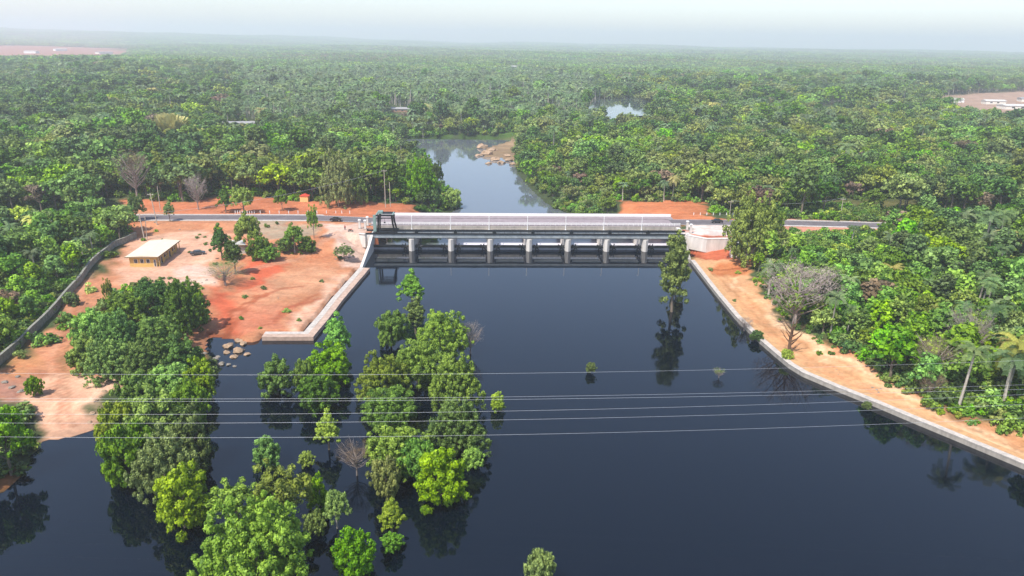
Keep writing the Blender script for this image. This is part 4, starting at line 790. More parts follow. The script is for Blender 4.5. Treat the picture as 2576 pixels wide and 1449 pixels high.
for i in sorted(S1 | S2):
    c_ = KC[kc[i]]; s = float(scl[i])
    if i in S2:
        j = int(rng.integers(0, 3)); yp = rng.random() < .12; me_ = PALM[3] if yp else PALM[j]
        o = link('palm_tree', me_); lab = big(s) + '%s palm, %s, %s' % ('yellowing' if yp else 'green', REG[pr_[i]], where(i)); tag(o, lab, 'palm tree', ('yellowing ' if yp else 'green ') + 'palms in the ' + REG[pr_[i]]); s *= 1.0
    else:
        ms = MIDM[c_]; o = link('broadleaf_tree', ms[int(rng.integers(len(ms)))]); tag(o, big(s) + '%s tree, %s, %s' % (CN[c_], REG[pr_[i]], where(i)), 'tree', CN[c_] + ' trees in the ' + REG[pr_[i]])
    o.location = (px_[i], py_[i], pz_[i]); o.rotation_euler = (0, 0, rng.uniform(0, 6.28)); o.scale = (s * rng.uniform(.9, 1.15), s * rng.uniform(.9, 1.15), s)
same = {}
for o in list(COL.objects):
    if o.parent is None and o.get('label') and o.get('group') and o.name.split('.')[0] in ('broadleaf_tree', 'palm_tree') and ', ' in o['label']: same.setdefault(o['label'], []).append(o)
ORD = ['leftmost', 'second from left', 'third from left', 'fourth from left', 'fifth from left', 'sixth from left', 'seventh from left', 'eighth from left', 'ninth from left', 'tenth from left']
for l_, os_ in same.items():
    if 1 < len(os_) <= 10:
        os_.sort(key=lambda o: proj(np.array([o.location.x]), np.array([o.location.y]), np.array([o.location.z]))[0][0])
        for q_, o in enumerate(os_): o['label'] = l_ + ', ' + ('rightmost' if q_ == len(os_) - 1 else ORD[q_])
rest = np.array([i for i in range(len(px_)) if i not in S1 and i not in S2])

# the uncountable remainder: instanced on points
def hidden(me_):
    o = bpy.data.objects.new(me_.name, me_); return o
def scatter_object(name, pos, rot, scl3, idxs, protos, label):
    coll = bpy.data.collections.new(name + '_kinds')
    for k, m_ in enumerate(protos): o = bpy.data.objects.new('%s_kind_%03d' % (name, k), m_); coll.objects.link(o)
    me_ = bpy.data.meshes.new(name); me_.vertices.add(len(pos)); me_.vertices.foreach_set('co', pos.astype(np.float32).ravel())
    for nm, tp, arr, key in (('rot', 'FLOAT_VECTOR', rot, 'vector'), ('scl', 'FLOAT_VECTOR', scl3, 'vector'), ('kid', 'INT', idxs, 'value')):
        a = me_.attributes.new(nm, tp, 'POINT'); a.data.foreach_set(key, np.ascontiguousarray(arr, np.int32 if tp == 'INT' else np.float32).ravel())
    ob = link(name, me_); tag(ob, label, 'forest' if 'forest' in name else 'undergrowth', None, 'stuff')
    ng = bpy.data.node_groups.new(name, 'GeometryNodeTree'); ng.interface.new_socket('Geometry', in_out='INPUT', socket_type='NodeSocketGeometry'); ng.interface.new_socket('Geometry', in_out='OUTPUT', socket_type='NodeSocketGeometry')
    n = ng.nodes.new; gi = n('NodeGroupInput'); go = n('NodeGroupOutput'); ip = n('GeometryNodeInstanceOnPoints'); ci = n('GeometryNodeCollectionInfo'); ci.inputs[0].default_value = coll; ci.inputs['Separate Children'].default_value = True; ci.inputs['Reset Children'].default_value = True
    ip.inputs['Pick Instance'].default_value = True
    def na(nm, tp): q = n('GeometryNodeInputNamedAttribute'); q.data_type = tp; q.inputs[0].default_value = nm; return [s for s in q.outputs if s.enabled][0]
    l = ng.links.new; l(gi.outputs[0], ip.inputs['Points']); l(ci.outputs[0], ip.inputs['Instance']); l(na('kid', 'INT'), ip.inputs['Instance Index']); l(na('rot', 'FLOAT_VECTOR'), ip.inputs['Rotation']); l(na('scl', 'FLOAT_VECTOR'), ip.inputs['Scale']); l(ip.outputs[0], go.inputs[0])
    md = ob.modifiers.new('scatter', 'NODES'); md.node_group = ng; return ob
protos = []; pk = {}
for c_ in KC:
    for m_ in MIDM[c_]: pk.setdefault(c_, []).append(len(protos)); protos.append(m_)
pk['palm'] = []
for m_ in PALM + PALMF: pk['palm'].append(len(protos)); protos.append(m_)
kid = np.array([pk['palm'][rng.choice([0, 1, 2, 4, 5])] if isp[i] else pk[KC[kc[i]]][rng.integers(len(pk[KC[kc[i]]]))] for i in rest])
n = len(rest); rot = np.zeros((n, 3)); rot[:, 2] = rng.uniform(0, 6.28, n); s3 = np.repeat(scl[rest][:, None], 3, 1) * np.where(isp[rest], 1.0, 1.0)[:, None]; s3[:, :2] *= rng.uniform(.9, 1.25, (n, 2)) * np.where(pr_[rest] == 4, 1.15, 1)[:, None]
pos = np.stack([px_[rest], py_[rest], pz_[rest]], -1)
# far canopy patches
def patch(seed, colr_list):
    r2 = np.random.default_rng(seed); parts = []
    for c_ in colr_list:
        nC = 16; c0 = np.stack([r2.uniform(-30, 30, nC), r2.uniform(-30, 30, nC), r2.uniform(3.5, 7, nC)], -1); rad = r2.uniform(4.0, 7.2, nC); V_, s_, t_ = leaf_arrays(r2, c0, rad, 60, 1.5, .6, .75); parts.append(leaf_mesh('p', V_, s_, t_, LM[c_]))
    return join_meshes('patch%d' % seed, parts)
PT = [patch(1, ['dark', 'mid', 'mid']), patch(2, ['mid', 'bright', 'dark']), patch(3, ['dark', 'olive', 'mid']), patch(4, ['mid', 'mid', 'dry'])]
base = len(protos); protos += PT
X2 = []; Y2 = []; S2_ = []
for (y0, y1, st, s_) in ((1500, 2600, 46, .95), (2600, 4600, 66, 1.3), (4600, 10600, 118, 2.1)):
    x, y = scatter(-y1 * .82, y1 * .82, y0, y1, st, rng); k = allowed_far(x, y); X2.append(x[k]); Y2.append(y[k]); S2_.append(np.full(k.sum(), s_))
X2 = np.concatenate(X2); Y2 = np.concatenate(Y2); S2_ = np.concatenate(S2_); n2_ = len(X2); Z2 = height(X2, Y2)
fk = np.sin(X2 / 260 + np.sin(Y2 / 330)) + np.cos(Y2 / 290) + rng.normal(size=n2_) * .8; kd = base + np.where(fk > 1.2, 1, np.where(fk > -.3, 0, np.where(fk > -1.7, 2, 3)))
pos = np.concatenate([pos, np.stack([X2, Y2, Z2], -1)]); rr_ = np.zeros((n2_, 3)); rr_[:, 2] = rng.uniform(0, 6.28, n2_); rot = np.concatenate([rot, rr_]); sz = S2_ ** .4 * rng.uniform(.8, 1.3, n2_); s3 = np.concatenate([s3, np.stack([S2_, S2_, sz], -1)]); kid = np.concatenate([kid, kd])
scatter_object('forest', pos, rot, s3, kid, protos, 'unbroken tropical forest of broadleaf trees and palms stretching to the hazy horizon')
print('forest instances', len(pos), 'solo', len(S1), len(S2))
# undergrowth
def bushm(seed, c_): return leaf_mesh('bush_%s' % c_, *crown('b', seed, 1.7, 1.0, .8, 12, 34, .26, 'round', .42), LM[c_])
BU = [bushm(1, 'mid'), bushm(2, 'dark'), bushm(3, 'bright'), bushm(4, 'olive'), bushm(5, 'lime')]
x, y = scatter(-420, 480, 110, 420, 2.6, rng)
k = (sdist(x, y, FR) < 1.5) | inside(x, y, poly_w([(1960, 645), (1975, 596), (2330, 600), (2330, 650)], 5)) & (dist_line(x, y, WR) > 5) & (dist_line(x, y, ROADR) > 7); k |= (sdist(x, y, FL) < .5) & (dist_line(x, y, BW) > 1.5)
LBANK = poly_w([(205, 950), (195, 870), (225, 815), (262, 785), (300, 745), (400, 705), (510, 725), (515, 800), (430, 842), (520, 905), (540, 960), (380, 1020), (320, 960), (320, 945)], 2.5)
k |= inside(x, y, LBANK) & (sdist(x, y, UP) > .5) & (rng.random(len(x)) < .8)
k |= inside(x, y, poly_w([(1860, 545), (2120, 512), (2320, 540), (2180, 557), (1900, 553)], 8)) & (dist_line(x, y, ROADR) > 7) & (rng.random(len(x)) < .75)
k |= inside(x, y, poly_w([(1120, 525), (1165, 525), (1160, 490), (1100, 485), (1085, 515)], 0)) | inside(x, y, poly_w([(1400, 530), (1560, 520), (1560, 500), (1380, 500)], 2))
k |= (inside(x, y, poly_w([(-100, 1060), (60, 1045), (85, 1120), (50, 1190), (-100, 1230)], 1.5))) & (sdist(x, y, UP) > .5)
k |= inside(x, y, poly_w([(100, 640), (290, 618), (300, 640), (210, 760), (150, 840), (60, 930), (0, 960), (-40, 940)], 5)) & (dist_line(x, y, BW) < 6) & (dist_line(x, y, BW) > 1.4) & (rng.random(len(x)) < .12)
yard = poly_w([(240, 715), (345, 580), (930, 560), (930, 640), (760, 830), (560, 830), (520, 740), (300, 720)], 3); trk = poly_w([(1730, 640), (1890, 648), (2100, 860), (2300, 1000), (2600, 1090), (2600, 1170), (2000, 930)], 2.4); k |= (inside(x, y, yard) | inside(x, y, trk)) & (rng.random(len(x)) < .035) & (dist_line(x, y, ROADL) > 7) & (dist_line(x, y, WR) > 1.6)
tiny = (inside(x, y, yard) | inside(x, y, trk))[k & keep_view(x, y, 200)]
k &= keep_view(x, y, 200); x = x[k]; y = y[k]
x3, y3 = scatter(-700, 760, 250, 640, 5, rng); k = allowed_far(x3, y3); x = np.concatenate([x, x3[k]]); y = np.concatenate([y, y3[k]])
z = height(x, y); n = len(x); rot = np.zeros((n, 3)); rot[:, 2] = rng.uniform(0, 6.28, n); s = rng.uniform(.6, 1.5, n); s = np.where(y > 420, s * 1.6, s); s[:len(tiny)][tiny] *= .42
scatter_object('undergrowth', np.stack([x, y, z], -1), rot, np.stack([s, s, s * rng.uniform(.7, 1.3, n)], -1), rng.choice(5, n, p=[.34, .2, .22, .18, .06]), BU, 'low green scrub and weeds covering the ground under and beside the trees')

# special plants inside the forest
def palm_at(px, py, hpx, label, c_=3, s=None):
    g = G(px, py, 5); k_ = pxm(g); h = [9, 11.5, 7, 8][c_] + 2; s = s or hpx / k_ / h; o = link('palm_tree', PALM[c_], None, g); o.scale = (s, s, s); o.rotation_euler = (0, 0, rnd.uniform(0, 6)); tag(o, label, 'palm tree')
palm_at(2535, 1000, 170, 'yellowing palm with drooping fronds near the right edge beside the pale leafless tree', 3)
palm_at(2480, 880, 130, 'green palm behind the tall pale leafless tree on the right', 0)
palm_at(1935, 740, 90, 'green palm above the orange embankment just below the large spreading tree', 2)
palm_at(2130, 850, 90, 'thin stemmed palm at the forest edge right of the wide grey leafless tree', 1)
palm_at(2090, 845, 120, 'pale trunked palm beside the wide grey leafless tree', 1)
palm_at(1392, 400, 85, 'tall lone palm rising beside the river bend', 1)
# straw-coloured bamboo clump
bam = thing('bamboo_clump', 'straw coloured bamboo clump fanning out above the forest on the left', 'bamboo', G(430, 372, 8)); kb = pxm(bam.location)
v = []; f = []; ti = []
for i in range(520):
    a = rnd.uniform(0, 6.28); sp = rnd.random() * .5; hgt = rnd.uniform(.55, 1) * 88 / kb; p = Vector((math.cos(a) * .8, math.sin(a) * .8, 0)); d = Vector((math.cos(a) * sp, math.sin(a) * sp, 1.2)).normalized(); w_ = Vector((-math.sin(a), math.cos(a), 0)) * .28
    for s in range(6):
        q = p + d * hgt / 6; d = (d + Vector((math.cos(a) * .14 * sp, math.sin(a) * .14 * sp, -.13 * sp))).normalized(); n = len(v); ww = w_ * (1 + s * .35); v += [p - ww, p + ww, q + ww, q - ww]; f.append((n, n + 1, n + 2, n + 3)); ti += [rnd.random()] * 4; p = q
me = bpy.data.meshes.new('culms'); me.from_pydata([tuple(q) for q in v], [], f); me.materials.append(LM['tan']); at = me.attributes.new('tint', 'FLOAT', 'POINT'); at.data.foreach_set('value', ti); link('culms', me, bam)

# ------------------------------------------------------------------ buildings
def house(name, label, a, b, depth, hgt, wm, rm, cat='house', roof='flat', wins=3, over=.7, z=None, rise=1.6):
    """front wall from world point a to b (camera side), running back by depth"""
    a = Vector(a); b = Vector(b); u = Vector((b.x - a.x, b.y - a.y, 0)); Lw = u.length; zz = hz(a.x, a.y) if z is None else z
    t = thing(name, label, cat, (a.x, a.y, zz), math.atan2(u.y, u.x)); th = .25
    MB().box(0, Lw, 0, th, -.8, hgt).box(0, Lw, depth - th, depth, -.8, hgt).box(0, th, th, depth - th, -.8, hgt).box(Lw - th, Lw, th, depth - th, -.8, hgt).build('wall', wm, t)
    if roof == 'flat':
        rf = MB().prism([(-over, hgt + .02), (Lw + over, hgt + .02), (Lw + over, hgt + .2), (Lw / 2, hgt + .2 + rise * .25), (-over, hgt + .2)], -over, depth + over, lambda x_, z_, y_: (x_, y_, z_)).build('roof', rm, t)
        MB().box(-over, Lw + over, -over - .06, -over - .003, hgt - .12, hgt + .22).box(Lw + over + .003, Lw + over + .06, -over, depth + over, hgt - .12, hgt + .22).build('fascia', M['fascia'], rf)
    else:
        MB().prism([(-over, hgt), (Lw + over, hgt), (Lw / 2, hgt + rise)], -over, depth + over, lambda x_, z_, y_: (x_, y_, z_)).build('roof', rm, t) if roof == 'gable' else MB().prism([(-over, hgt), (depth + over, hgt), (depth / 2, hgt + rise)], -over, Lw + over, lambda y_, z_, x_: (x_, y_, z_)).build('roof', rm, t)
    def win(x0, x1, z0, z1, y0=-.03, side=False):
        f_ = MB()
        if side: f_.box(Lw + .003, Lw + .07, x0 - .08, x1 + .08, z0 - .08, z1 + .08)
        else: f_.box(x0 - .08, x1 + .08, -.07, -.003, z0 - .08, z1 + .08)
        fo = f_.build('window' if z0 > .4 else 'door', M['white'], t)
        g_ = MB(); n_ = 2
        for q in range(n_):
            s0 = x0 + (x1 - x0) * q / n_ + .03; s1 = x0 + (x1 - x0) * (q + 1) / n_ - .03
            if side: g_.box(Lw + .073, Lw + .1, s0, s1, z0, z1)
            else: g_.box(s0, s1, -.1, -.073, z0, z1)
        g_.build('pane' if z0 > .4 else 'door_leaf', M['glass'], fo)
    for k_ in range(wins): x_ = Lw * (.12 + .68 * (k_ + .25) / max(1, wins)); win(x_, x_ + Lw * .115, hgt * .38, hgt * .74)
    return t, win, Lw
ya, yb = G(326, 672, 5), G(396, 671, 5)
k_ = pxm(ya); hh = 24 / k_ / .95
corner = G(447, 628, 5.5)
# turn the house so that its right side runs towards the far corner seen in the photo
sidev = Vector((corner.x - yb.x, corner.y - yb.y, 0)); dep = sidev.length
uu = Vector((sidev.y, -sidev.x, 0)).normalized(); wd_ = (yb - ya).length
ya2 = yb - uu * wd_; ya2.z = ya.z
hs, win, Lw = house('office_building', 'low yellow building with a broad cream roof in the yard left of the barrage', ya2, yb, dep, hh, M['yellow'], M['cream'], 'building', wins=3, over=.9)
win(Lw * .9, Lw * .97, 0.05, 2.1)
for q in range(7):
    y0 = 1.2 + q * (dep - 2) / 7
    (win(y0, y0 + 1.0, .05, 2.1, side=True) if q % 3 == 1 else win(y0, y0 + 1.5, hh * .38, hh * .76, side=True))
for q in range(6):
    y0 = .2 + q * (dep - .4) / 5; MB().box(Lw + .62, Lw + .84, y0 - .1, y0 + .1, -.5, hh - .02).build('veranda_post', M['yellow'], hs)
a, b_ = G(755, 508, 8), G(775, 508, 8); house('small_hut', 'tiny orange hut with a red roof beyond the road', a, b_, 2.6, 2.6, M['orange'], M['red'], 'hut', 'gable', 0, .3, rise=.9)
a, b_ = G(1836, 648, 3), G(1950, 642, 3); house('storehouse', 'white walled building half hidden by the large spreading tree on the right bank', a, b_, 7, 4.6, M['white'], M['roofpale'], 'building', 'flat', 0, .3)
a, b_ = G(578, 640, 5), G(618, 638, 5); house('shed', 'small pale roofed shed hidden behind the dark trees in the yard', a, b_, 6, 2.6, M['wallpale'], M['roofpale'], 'shed', 'flat', 0, .4)
FH = 'small far houses in the forest'
for (x0, x1, y0, hg, dp, wm, rm, rf, lab) in [
    (34, 56, 300, 3.5, 8, 'white', 'roofpale', 'hip', 'small white house among the trees near the left edge'),
    (556, 640, 322, 3.2, 7, 'wallpale', 'roofgrey', 'hip', 'long pale low house in the clearing above the straw coloured bamboo'),
    (725, 745, 330, 3, 7, 'wallpale', 'roofpale', 'hip', 'tiny pale house right of the long low one in the forest'),
    (985, 1030, 282, 3, 8, 'brownwall', 'roofgrey', 'hip', 'dark open shed under the palms in the middle distance'),
    (1283, 1303, 172, 5, 12, 'white', 'roofpale', 'hip', 'white building far off near the top centre'),
    (2400, 2425, 258, 4, 9, 'white', 'roofpale', 'hip', 'white house at the left end of the pale clearing on the far right'),
    (2480, 2530, 262, 4, 12, 'wallpale', 'roofpale', 'hip', 'pale house in the middle of the clearing on the far right'),
    (2530, 2600, 275, 4, 18, 'wallpale', 'roofpale', 'hip', 'largest pale roof cut by the right edge in the clearing'),
    (2570, 2640, 256, 4, 14, 'wallpale', 'roofgrey', 'hip', 'grey roofed house behind the largest pale roof'),
    (60, 90, 134, 7, 20, 'white', 'roofpale', 'hip', 'leftmost far building on the reddish cleared hill'),
    (250, 285, 136, 7, 20, 'wallpale', 'roofgrey', 'hip', 'grey roofed far building on the reddish cleared hill'),
    (140, 170, 128, 7, 20, 'white', 'roofpale', 'hip', 'middle far building on the reddish cleared hill'),
]:
    z0 = 8 if y0 > 200 else 14
    a, b_ = G(x0, y0, z0), G(x1, y0 + (x1 - x0) * .015, z0); house('village_house', lab, a, b_, dp, hg, M[wm], M[rm], 'house', rf, 2 if y0 > 240 else 0, .6)

# ------------------------------------------------------------------ cars, motorcycle, people
def car_meshes(paint, pickup=False):
    prof = [(-2.2, .45), (-2.25, .8), (-2.1, 1.0), (-1.55, 1.05), (-1.0, 1.5), (.55, 1.52), (1.25, 1.05), (2.0, .92), (2.25, .7), (2.2, .42)]
    def fr(x_, z_, y_): k2 = 1 - .16 * max(0, (z_ - 1.0) / .5); return (x_, y_ * k2, z_)
    body = MB().prism(prof, -.88, .88, fr)
    for x_ in (-1.35, 1.35):
        for s in (-1, 1): body.tube([(x_, s * .86, .36), (x_, s * .9, .36)], .43, 12)
    gl = MB()
    for s in (-1, 1):
        def gf(x_, z_, y_, s=s): k2 = 1 - .16 * max(0, (z_ - 1.0) / .5); return (x_, s * (.885 * k2 + y_), z_)
        gl.prism([(-1.35, 1.1), (1.05, 1.1), (.5, 1.44), (-.95, 1.43)], -.005, .02, gf)
    gl.add([(1.24, -.74, 1.09), (1.24, .74, 1.09), (.6, .68, 1.52), (.6, -.68, 1.52)], [(0, 1, 2, 3)]); gl.add([(-1.56, -.74, 1.09), (-1.56, .74, 1.09), (-1.03, .68, 1.51), (-1.03, -.68, 1.51)], [(3, 2, 1, 0)])
    return body, gl
def car(label, px, py, rz, paint, z0=8, size=1.0):
    g = G(px, py, z0); t = thing('parked_car' if 'parked' in label else 'car', label, 'car', g + Vector((0, 0, .14 if z0 == 8 else .03)), rz); b_, g_ = car_meshes(paint)
    bo = b_.build('body', paint, t); g_.build('window', M['glass'], t)
    for x_ in (-1.35, 1.35):
        for s in (-1, 1):
            w_ = MB().tube([(x_, s * .70, .34), (x_, s * .91, .34)], .34, 14).build('wheel', M['tyre'], t); MB().tube([(x_, s * .905, .34), (x_, s * .925, .34)], .2, 10).build('rim', M['rim'], w_)
    for s in (-1, 1): MB().box(2.2, 2.27, s * .62 - .16, s * .62 + .16, .68, .8).build('headlight', M['lamp'], t); MB().box(-2.28, -2.22, s * .66 - .12, s * .66 + .12, .78, .92).build('tail_light', M['red'], t)
    t.scale = (size,) * 3; return t
car('black saloon car driving on the road left of the barrage', 845, 557, YAW, M['carblack'])
car('dark car parked in the yard right of the yellow building', 498, 641, R(20), M['cargrey'], 5.5, 1.05)
car('black car on the road just right of the barrage', 1803, 561, YAW + R(180), M['carblack'])
def tag_mesh(mb, name, m, label, cat, group=None): o = mb.build(name, m); return tag(o, label, cat, group)
mc = thing('motorcycle', 'dark motorcycle parked at the left end of the barrage', 'motorcycle', G(882, 583, 7.9) + Vector((0, 0, .05)), R(8))
for x_ in (-.65, .65): w_ = MB().tube([(x_, -.07, .32), (x_, .07, .32)], .32, 14).build('wheel', M['tyre'], mc); MB().tube([(x_, -.08, .32), (x_, .08, .32)], .2, 10).build('rim', M['rim'], w_)
MB().tube([(-.65, 0, .32), (-.2, 0, .55), (.4, 0, .7), (.65, 0, .32)], .07, 6).box(-.2, .25, -.16, .16, .3, .62).build('frame', M['darksteel'], mc)
MB().tube([(-.75, 0, .78), (-.4, 0, .76), (.05, 0, .78)], [.1, .16, .12], 6).build('seat', M['carblack'], mc); MB().tube([(.05, 0, .82), (.3, 0, .88), (.45, 0, .8)], [.12, .18, .1], 8).build('fuel_tank', M['redcloth'], mc)
MB().tube([(.5, -.35, 1.02), (.48, 0, .98), (.5, .35, 1.02)], .03, 5).build('handlebar', M['darksteel'], mc)
def person(label, p, rz, shirt, sc=1.0):
    t = thing('person', label, 'person', p, rz)
    body = [((0, 0, .95), .15), ((0, 0, 1.15), .15), ((0, 0, 1.38), .17), ((0, 0, 1.5), .065), ((0, 0, 1.62), .10), ((0, 0, 1.72), .09)]
    ed = [(0, 1), (1, 2), (2, 3), (3, 4), (4, 5)]; v_ = list(body)
    for s in (-1, 1):
        n = len(v_); v_ += [((0, s * .1, .9), .11), ((.03, s * .11, .48), .075), ((0, s * .12, .08), .05), ((.16, s * .13, .05), .04)]; ed += [(0, n), (n, n + 1), (n + 1, n + 2), (n + 2, n + 3)]
        n = len(v_); v_ += [((0, s * .2, 1.4), .07), ((.02, s * .27, 1.12), .05), ((.1, s * .25, .88), .038), ((.13, s * .25, .8), .035)]; ed += [(2, n), (n, n + 1), (n + 1, n + 2), (n + 2, n + 3)]
    me = bpy.data.meshes.new('body'); me.from_pydata([q[0] for q in v_], ed, []); o = link('body', me, t); me.materials.append(M['skin'])
    md = o.modifiers.new('skin', 'SKIN'); sv = me.skin_vertices[0].data
    for i_, q in enumerate(v_): sv[i_].radius = (q[1], q[1])
    sv[0].use_root = True; sb = o.modifiers.new('sub', 'SUBSURF'); sb.levels = 1; sb.render_levels = 1
    MB().tube([(0, 0, .92), (0, 0, 1.15), (0, 0, 1.4), (0, 0, 1.48)], [.2, .2, .22, .1], 10).build('shirt', shirt, t, True)
    tr = MB()
    for s in (-1, 1): tr.tube([(0, s * .1, .98), (.03, s * .11, .5), (0, s * .12, .12)], [.14, .1, .085], 8)
    tr.build('trousers', M['trousers'], t, True); MB().tube([(-.02, 0, 1.68), (-.02, 0, 1.74), (-.01, 0, 1.8)], [.115, .11, .04], 8).build('hair', M['carblack'], t, True)
    t.scale = (sc,) * 3
person('person in a red shirt standing beside the motorcycle at the barrage end', G(868, 578, 7.9), R(-60), M['redcloth'])
# sacks and stones
def rock(rr, r, flat=.6, n=2):
    import bmesh
    bm = bmesh.new(); bmesh.ops.create_icosphere(bm, subdivisions=n, radius=r); o_ = Vector((rr.uniform(-9, 9), rr.uniform(-9, 9), rr.uniform(-9, 9)))
    from mathutils import noise as mn
    for v_ in bm.verts: q = v_.co.normalized(); v_.co *= 1 + .55 * mn.noise(q * 1.6 + o_) + .2 * mn.noise(q * 4 + o_); v_.co.z *= flat
    me = bpy.data.meshes.new('rock'); bm.to_mesh(me); bm.free(); return me
rr = random.Random(3); RK = [rock(rr, 1, .6) for _ in range(6)]; RKT = []
for m_ in RK: m_.materials.append(M['rock']); c_ = m_.copy(); c_.materials[0] = M['greyrock']; RKT.append(c_)
def rocks(spots, mt, label, group, name='boulder'):
    for i_, (px, py, w) in enumerate(spots):
        g = G(px, py, 0); s = w / pxm(g) / 2 * .62; o = link(name, (RK if mt == 'tan' else RKT)[i_ % 6], None, (g.x, g.y, g.z + .1 * s)); o.scale = (s, s * rr.uniform(.8, 1.2), s * rr.uniform(.7, 1.1)); o.rotation_euler = (0, 0, rr.uniform(0, 6)); tag(o, label, 'rock', group)
rocks([(575, 872, 40), (600, 884, 46), (588, 898, 34), (612, 866, 30), (570, 888, 26), (622, 892, 24), (600, 858, 30)], 'tan', 'tan boulder in the heap standing in water below the red apron', 'tan boulders below the red apron')
rocks([(480, 898, 28), (500, 905, 30), (520, 912, 32), (540, 905, 26), (556, 916, 28), (532, 924, 22), (575, 918, 18), (512, 890, 24), (494, 885, 18), (590, 922, 14), (548, 898, 18)], 'grey', 'pale grey boulder on the shore at the tip of the left bank grove', 'pale boulders on the shore by the grove')
rocks([(1212, 372, 46), (1225, 388, 52), (1205, 392, 30), (1245, 402, 40), (1262, 410, 36), (1280, 404, 34), (1275, 392, 30), (1230, 412, 26), (1240, 378, 36), (1290, 414, 28)], 'tan', 'tan rock of the outcrop in the river behind the barrage', 'rocks of the river outcrop')
rocks([(240, 1008, 20), (262, 985, 22), (290, 968, 24), (232, 1040, 22), (225, 1062, 18), (276, 962, 26), (304, 955, 20), (252, 998, 16)], 'tan', 'brown rock along the edge of the pale sandy mound', 'rocks edging the sandy mound')
rocks([(30, 975, 26), (52, 985, 24), (66, 962, 20), (12, 962, 24), (-12, 980, 26), (44, 948, 20), (75, 978, 14)], 'grey', 'rubble stone heaped at the left edge of the dirt track', 'rubble by the dirt track')
rocks([(850, 645, 12), (862, 650, 14), (878, 648, 12), (890, 646, 10), (845, 652, 9), (872, 655, 10)], 'grey', 'pale broken stone below the left end of the barrage', 'broken stones by the barrage')
rocks([(2104, 930, 8), (2112, 936, 7), (2109, 942, 6), (2118, 941, 6)], 'tan', 'small pale stone dumped on the embankment track', 'small stones on the embankment track', 'stone')
rocks([(2195, 975, 10), (2205, 981, 12), (2216, 978, 9), (2210, 987, 8)], 'grey', 'grey rubble stone behind the embankment wall', 'rubble behind the embankment wall', 'stone')
rocks([(390, 560, 9), (452, 578, 9), (520, 705, 12), (540, 712, 10), (508, 712, 9), (640, 700, 7), (700, 750, 6)], 'grey', 'loose stone lying in the yard', 'loose stones in the yard', 'stone')

# ------------------------------------------------------------------ poles, posts, cables
def pole(label, px, py, hpx, lean=0, arm=True, r=.16, m='woodpole', group='wooden utility poles by the road'):
    g = G(px, py, 8); h = hpx / pxm(g) / .96; t = thing('utility_pole', label, 'utility pole', g, YAW, group)
    MB().tube([(0, 0, -.5), (lean, 0, h)], [r, r * .7], 8).build('pole', M[m], t)
    if arm: MB().box(lean - 1.1, lean + 1.1, -.08, .08, h - .7, h - .55).build('crossarm', M[m], t); MB().tube([(lean - .9, 0, h - .55), (lean - .9, 0, h - .35)], .06, 6).tube([(lean + .9, 0, h - .55), (lean + .9, 0, h - .35)], .06, 6).build('insulator', M['white'], t)
    return g + Vector((lean, 0, h))
p1 = pole('tall pale pole behind the road near the left end of the barrage', 970, 522, 92)
p2 = pole('shorter pale pole right beside the tall one near the barrage', 982, 520, 60, arm=False)
p3 = pole('pale leaning pole at the road end left of the yellow building roof', 364, 604, 66, -.6, True, .2)
p3b = pole('second pale pole leaning against the first above the yellow building', 370, 602, 56, .4, False, .16)
p4 = pole('pale pole with a bend standing on the verge left of the column shaped tree', 396, 566, 78, -1.0, True, .2)
p5 = pole('thin pale pole behind the road right of the bent one', 404, 530, 60, 0, False)
p6 = pole('thin pale pole on the verge beyond the right part of the road', 2114, 545, 46)
p7 = pole('thin dark pole near the right end of the barrage by the black car', 1835, 545, 40, 0, True, .12)
def cable(pts, r, label, group, name='power_cable'):
    cu = MB().tube(pts, r, 5, False); return tag_mesh(cu, name, M['cable'], label, 'cable', group)
def sagged(a, b_, sag, n=16): return [a.lerp(b_, i_ / n) - Vector((0, 0, sag * 4 * (i_ / n) * (1 - i_ / n))) for i_ in range(n + 1)]
cable(sagged(p3 - Vector((0, 0, .4)), p1 - Vector((0, 0, .4)), 2.5), .03, 'thin overhead wire between the left poles and the tall pole by the barrage', 'roadside overhead wires')
cable(sagged(p7, p6, 2), .03, 'thin overhead wire beyond the road on the right', 'roadside overhead wires')
for i_, (pp, Yk, lab) in enumerate([
    ([(-100, 938), (550, 941), (1300, 941), (1900, 927)], 118, 'highest of the pale cables crossing the picture above the reservoir'),
    ([(0, 1002), (550, 1003), (1400, 997), (2100, 982)], 112, 'second cable from the top above the reservoir, paired close with the third'),
    ([(0, 1009), (550, 1010), (1400, 1003), (2150, 990)], 110, 'third cable from the top above the reservoir, close under the second'),
    ([(0, 1041), (550, 1042), (1280, 1034), (2200, 1008)], 106, 'fourth cable from the top, alone in the middle of the set'),
    ([(0, 1064), (550, 1064), (1280, 1056), (2250, 1030)], 103, 'fifth cable from the top, just above the lowest'),
    ([(0, 1098), (550, 1103), (1280, 1092), (2300, 1064)], 100, 'lowest of the pale cables crossing the picture above the reservoir')]):
    co = np.polyfit([q[0] for q in pp], [q[1] for q in pp], 2)
    cable([PY(x_, float(np.polyval(co, x_)), Yk) for x_ in np.linspace(-900, 3500, 60)], 0.012, lab, 'high voltage cables over the reservoir')
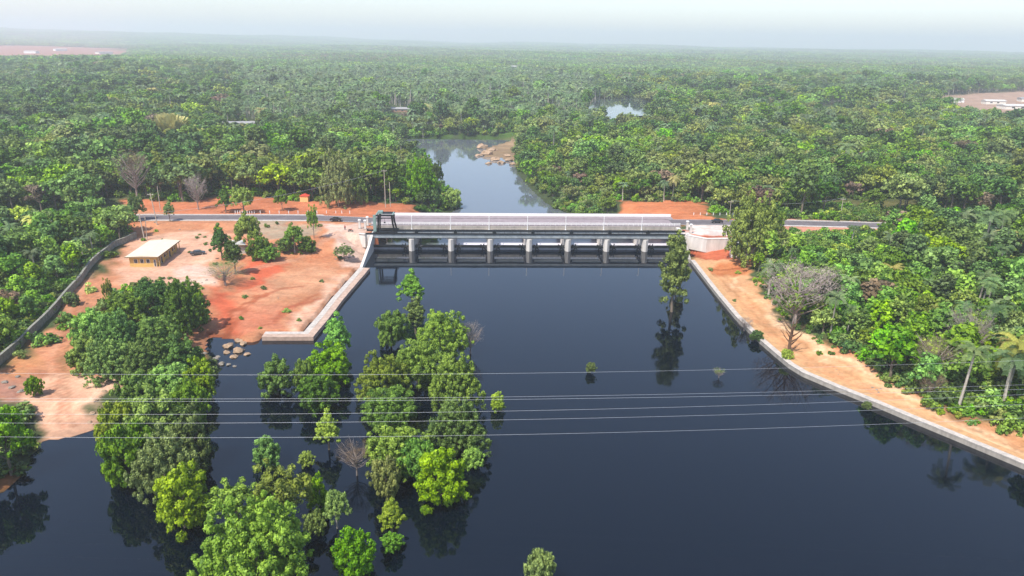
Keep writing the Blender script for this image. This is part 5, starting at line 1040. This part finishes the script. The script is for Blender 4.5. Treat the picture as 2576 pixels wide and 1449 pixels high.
# white guard posts along the road
xs = list(np.linspace(592, 640, 9)) + list(np.linspace(655, 845, 9)) + [860, 880]
for i_, x_ in enumerate(xs):
    g = G(x_, 536.5, 8); t = MB().box(-.12, .12, -.12, .12, -.3, .95).box(-.15, .15, -.15, .15, .95, 1.02); o = t.build('guard_post', M['white']); o.location = g; o.rotation_euler = (0, 0, YAW)
    tag(o, 'short white guard post in the row along the far edge of the left road', 'post', 'white guard posts along the left road')
for i_, x_ in enumerate(np.linspace(1745, 1860, 8)):
    g = G(x_, 541, 8); o = MB().box(-.12, .12, -.12, .12, -.3, .9).box(-.15, .15, -.15, .15, .9, .98).build('guard_post', M['white']); o.location = g; tag(o, 'short white guard post on the far verge right of the barrage', 'post', 'white guard posts right of the barrage')
# gate pillars at both bridge ends
for (s_, t_, lab) in [(-3.4, 7.5, 'nearer pale pillar at the left entrance of the barrage'), (-3.4, 13.2, 'farther pale pillar at the left entrance of the barrage'), (LEN + 3.2, 3.5, 'nearer pale pillar at the right entrance of the barrage'), (LEN + 3.2, 8.5, 'farther pale pillar at the right entrance of the barrage'), (-5.6, 8.5, 'outer pale pillar left of the barrage entrance')]:
    t = thing('gate_pillar', lab, 'pillar', F(s_, t_, 7.85 - DZ), YAW, 'pale pillars at the barrage entrances'); MB().box(-.35, .35, -.35, .35, 0, 3.2).build('shaft', M['concrete_new'], t); MB().box(-.5, .5, -.5, .5, 3.2, 3.45).prism([(-.4, -.4), (.4, -.4), (.4, .4), (-.4, .4)], 3.45, 3.6).build('cap', M['white'], t)
    MB().box(-.55, .55, -.55, .55, 0, .35).build('base', M['concrete'], t)
# yellow drum by the poles
dr = G(385, 612, 6); t = thing('plastic_drum', 'small yellow plastic drum behind the yellow building', 'drum', dr); MB().tube([(0, 0, 0), (0, 0, .5), (0, 0, 1.0)], [.4, .44, .4], 12).build('barrel', M['yellowp'], t); MB().tube([(0, 0, 1.0), (0, 0, 1.06)], .41, 12).build('lid', M['darksteel'], t)

# ------------------------------------------------------------------ haze
hb = MB().box(-10400, 10400, -200, 12500, -12, 240); hm = bpy.data.materials.new('haze_air'); hm.use_nodes = True; t = hm.node_tree; t.nodes.clear()
out = t.nodes.new('ShaderNodeOutputMaterial'); pv = t.nodes.new('ShaderNodeVolumePrincipled'); pv.inputs['Color'].default_value = (.90, .955, 1, 1); pv.inputs['Density'].default_value = .00022; pv.inputs['Anisotropy'].default_value = .2
t.links.new(pv.outputs[0], out.inputs['Volume']); tag(hb.build('haze', hm), 'pale humid haze filling the air over the forest', 'haze', None, 'stuff')
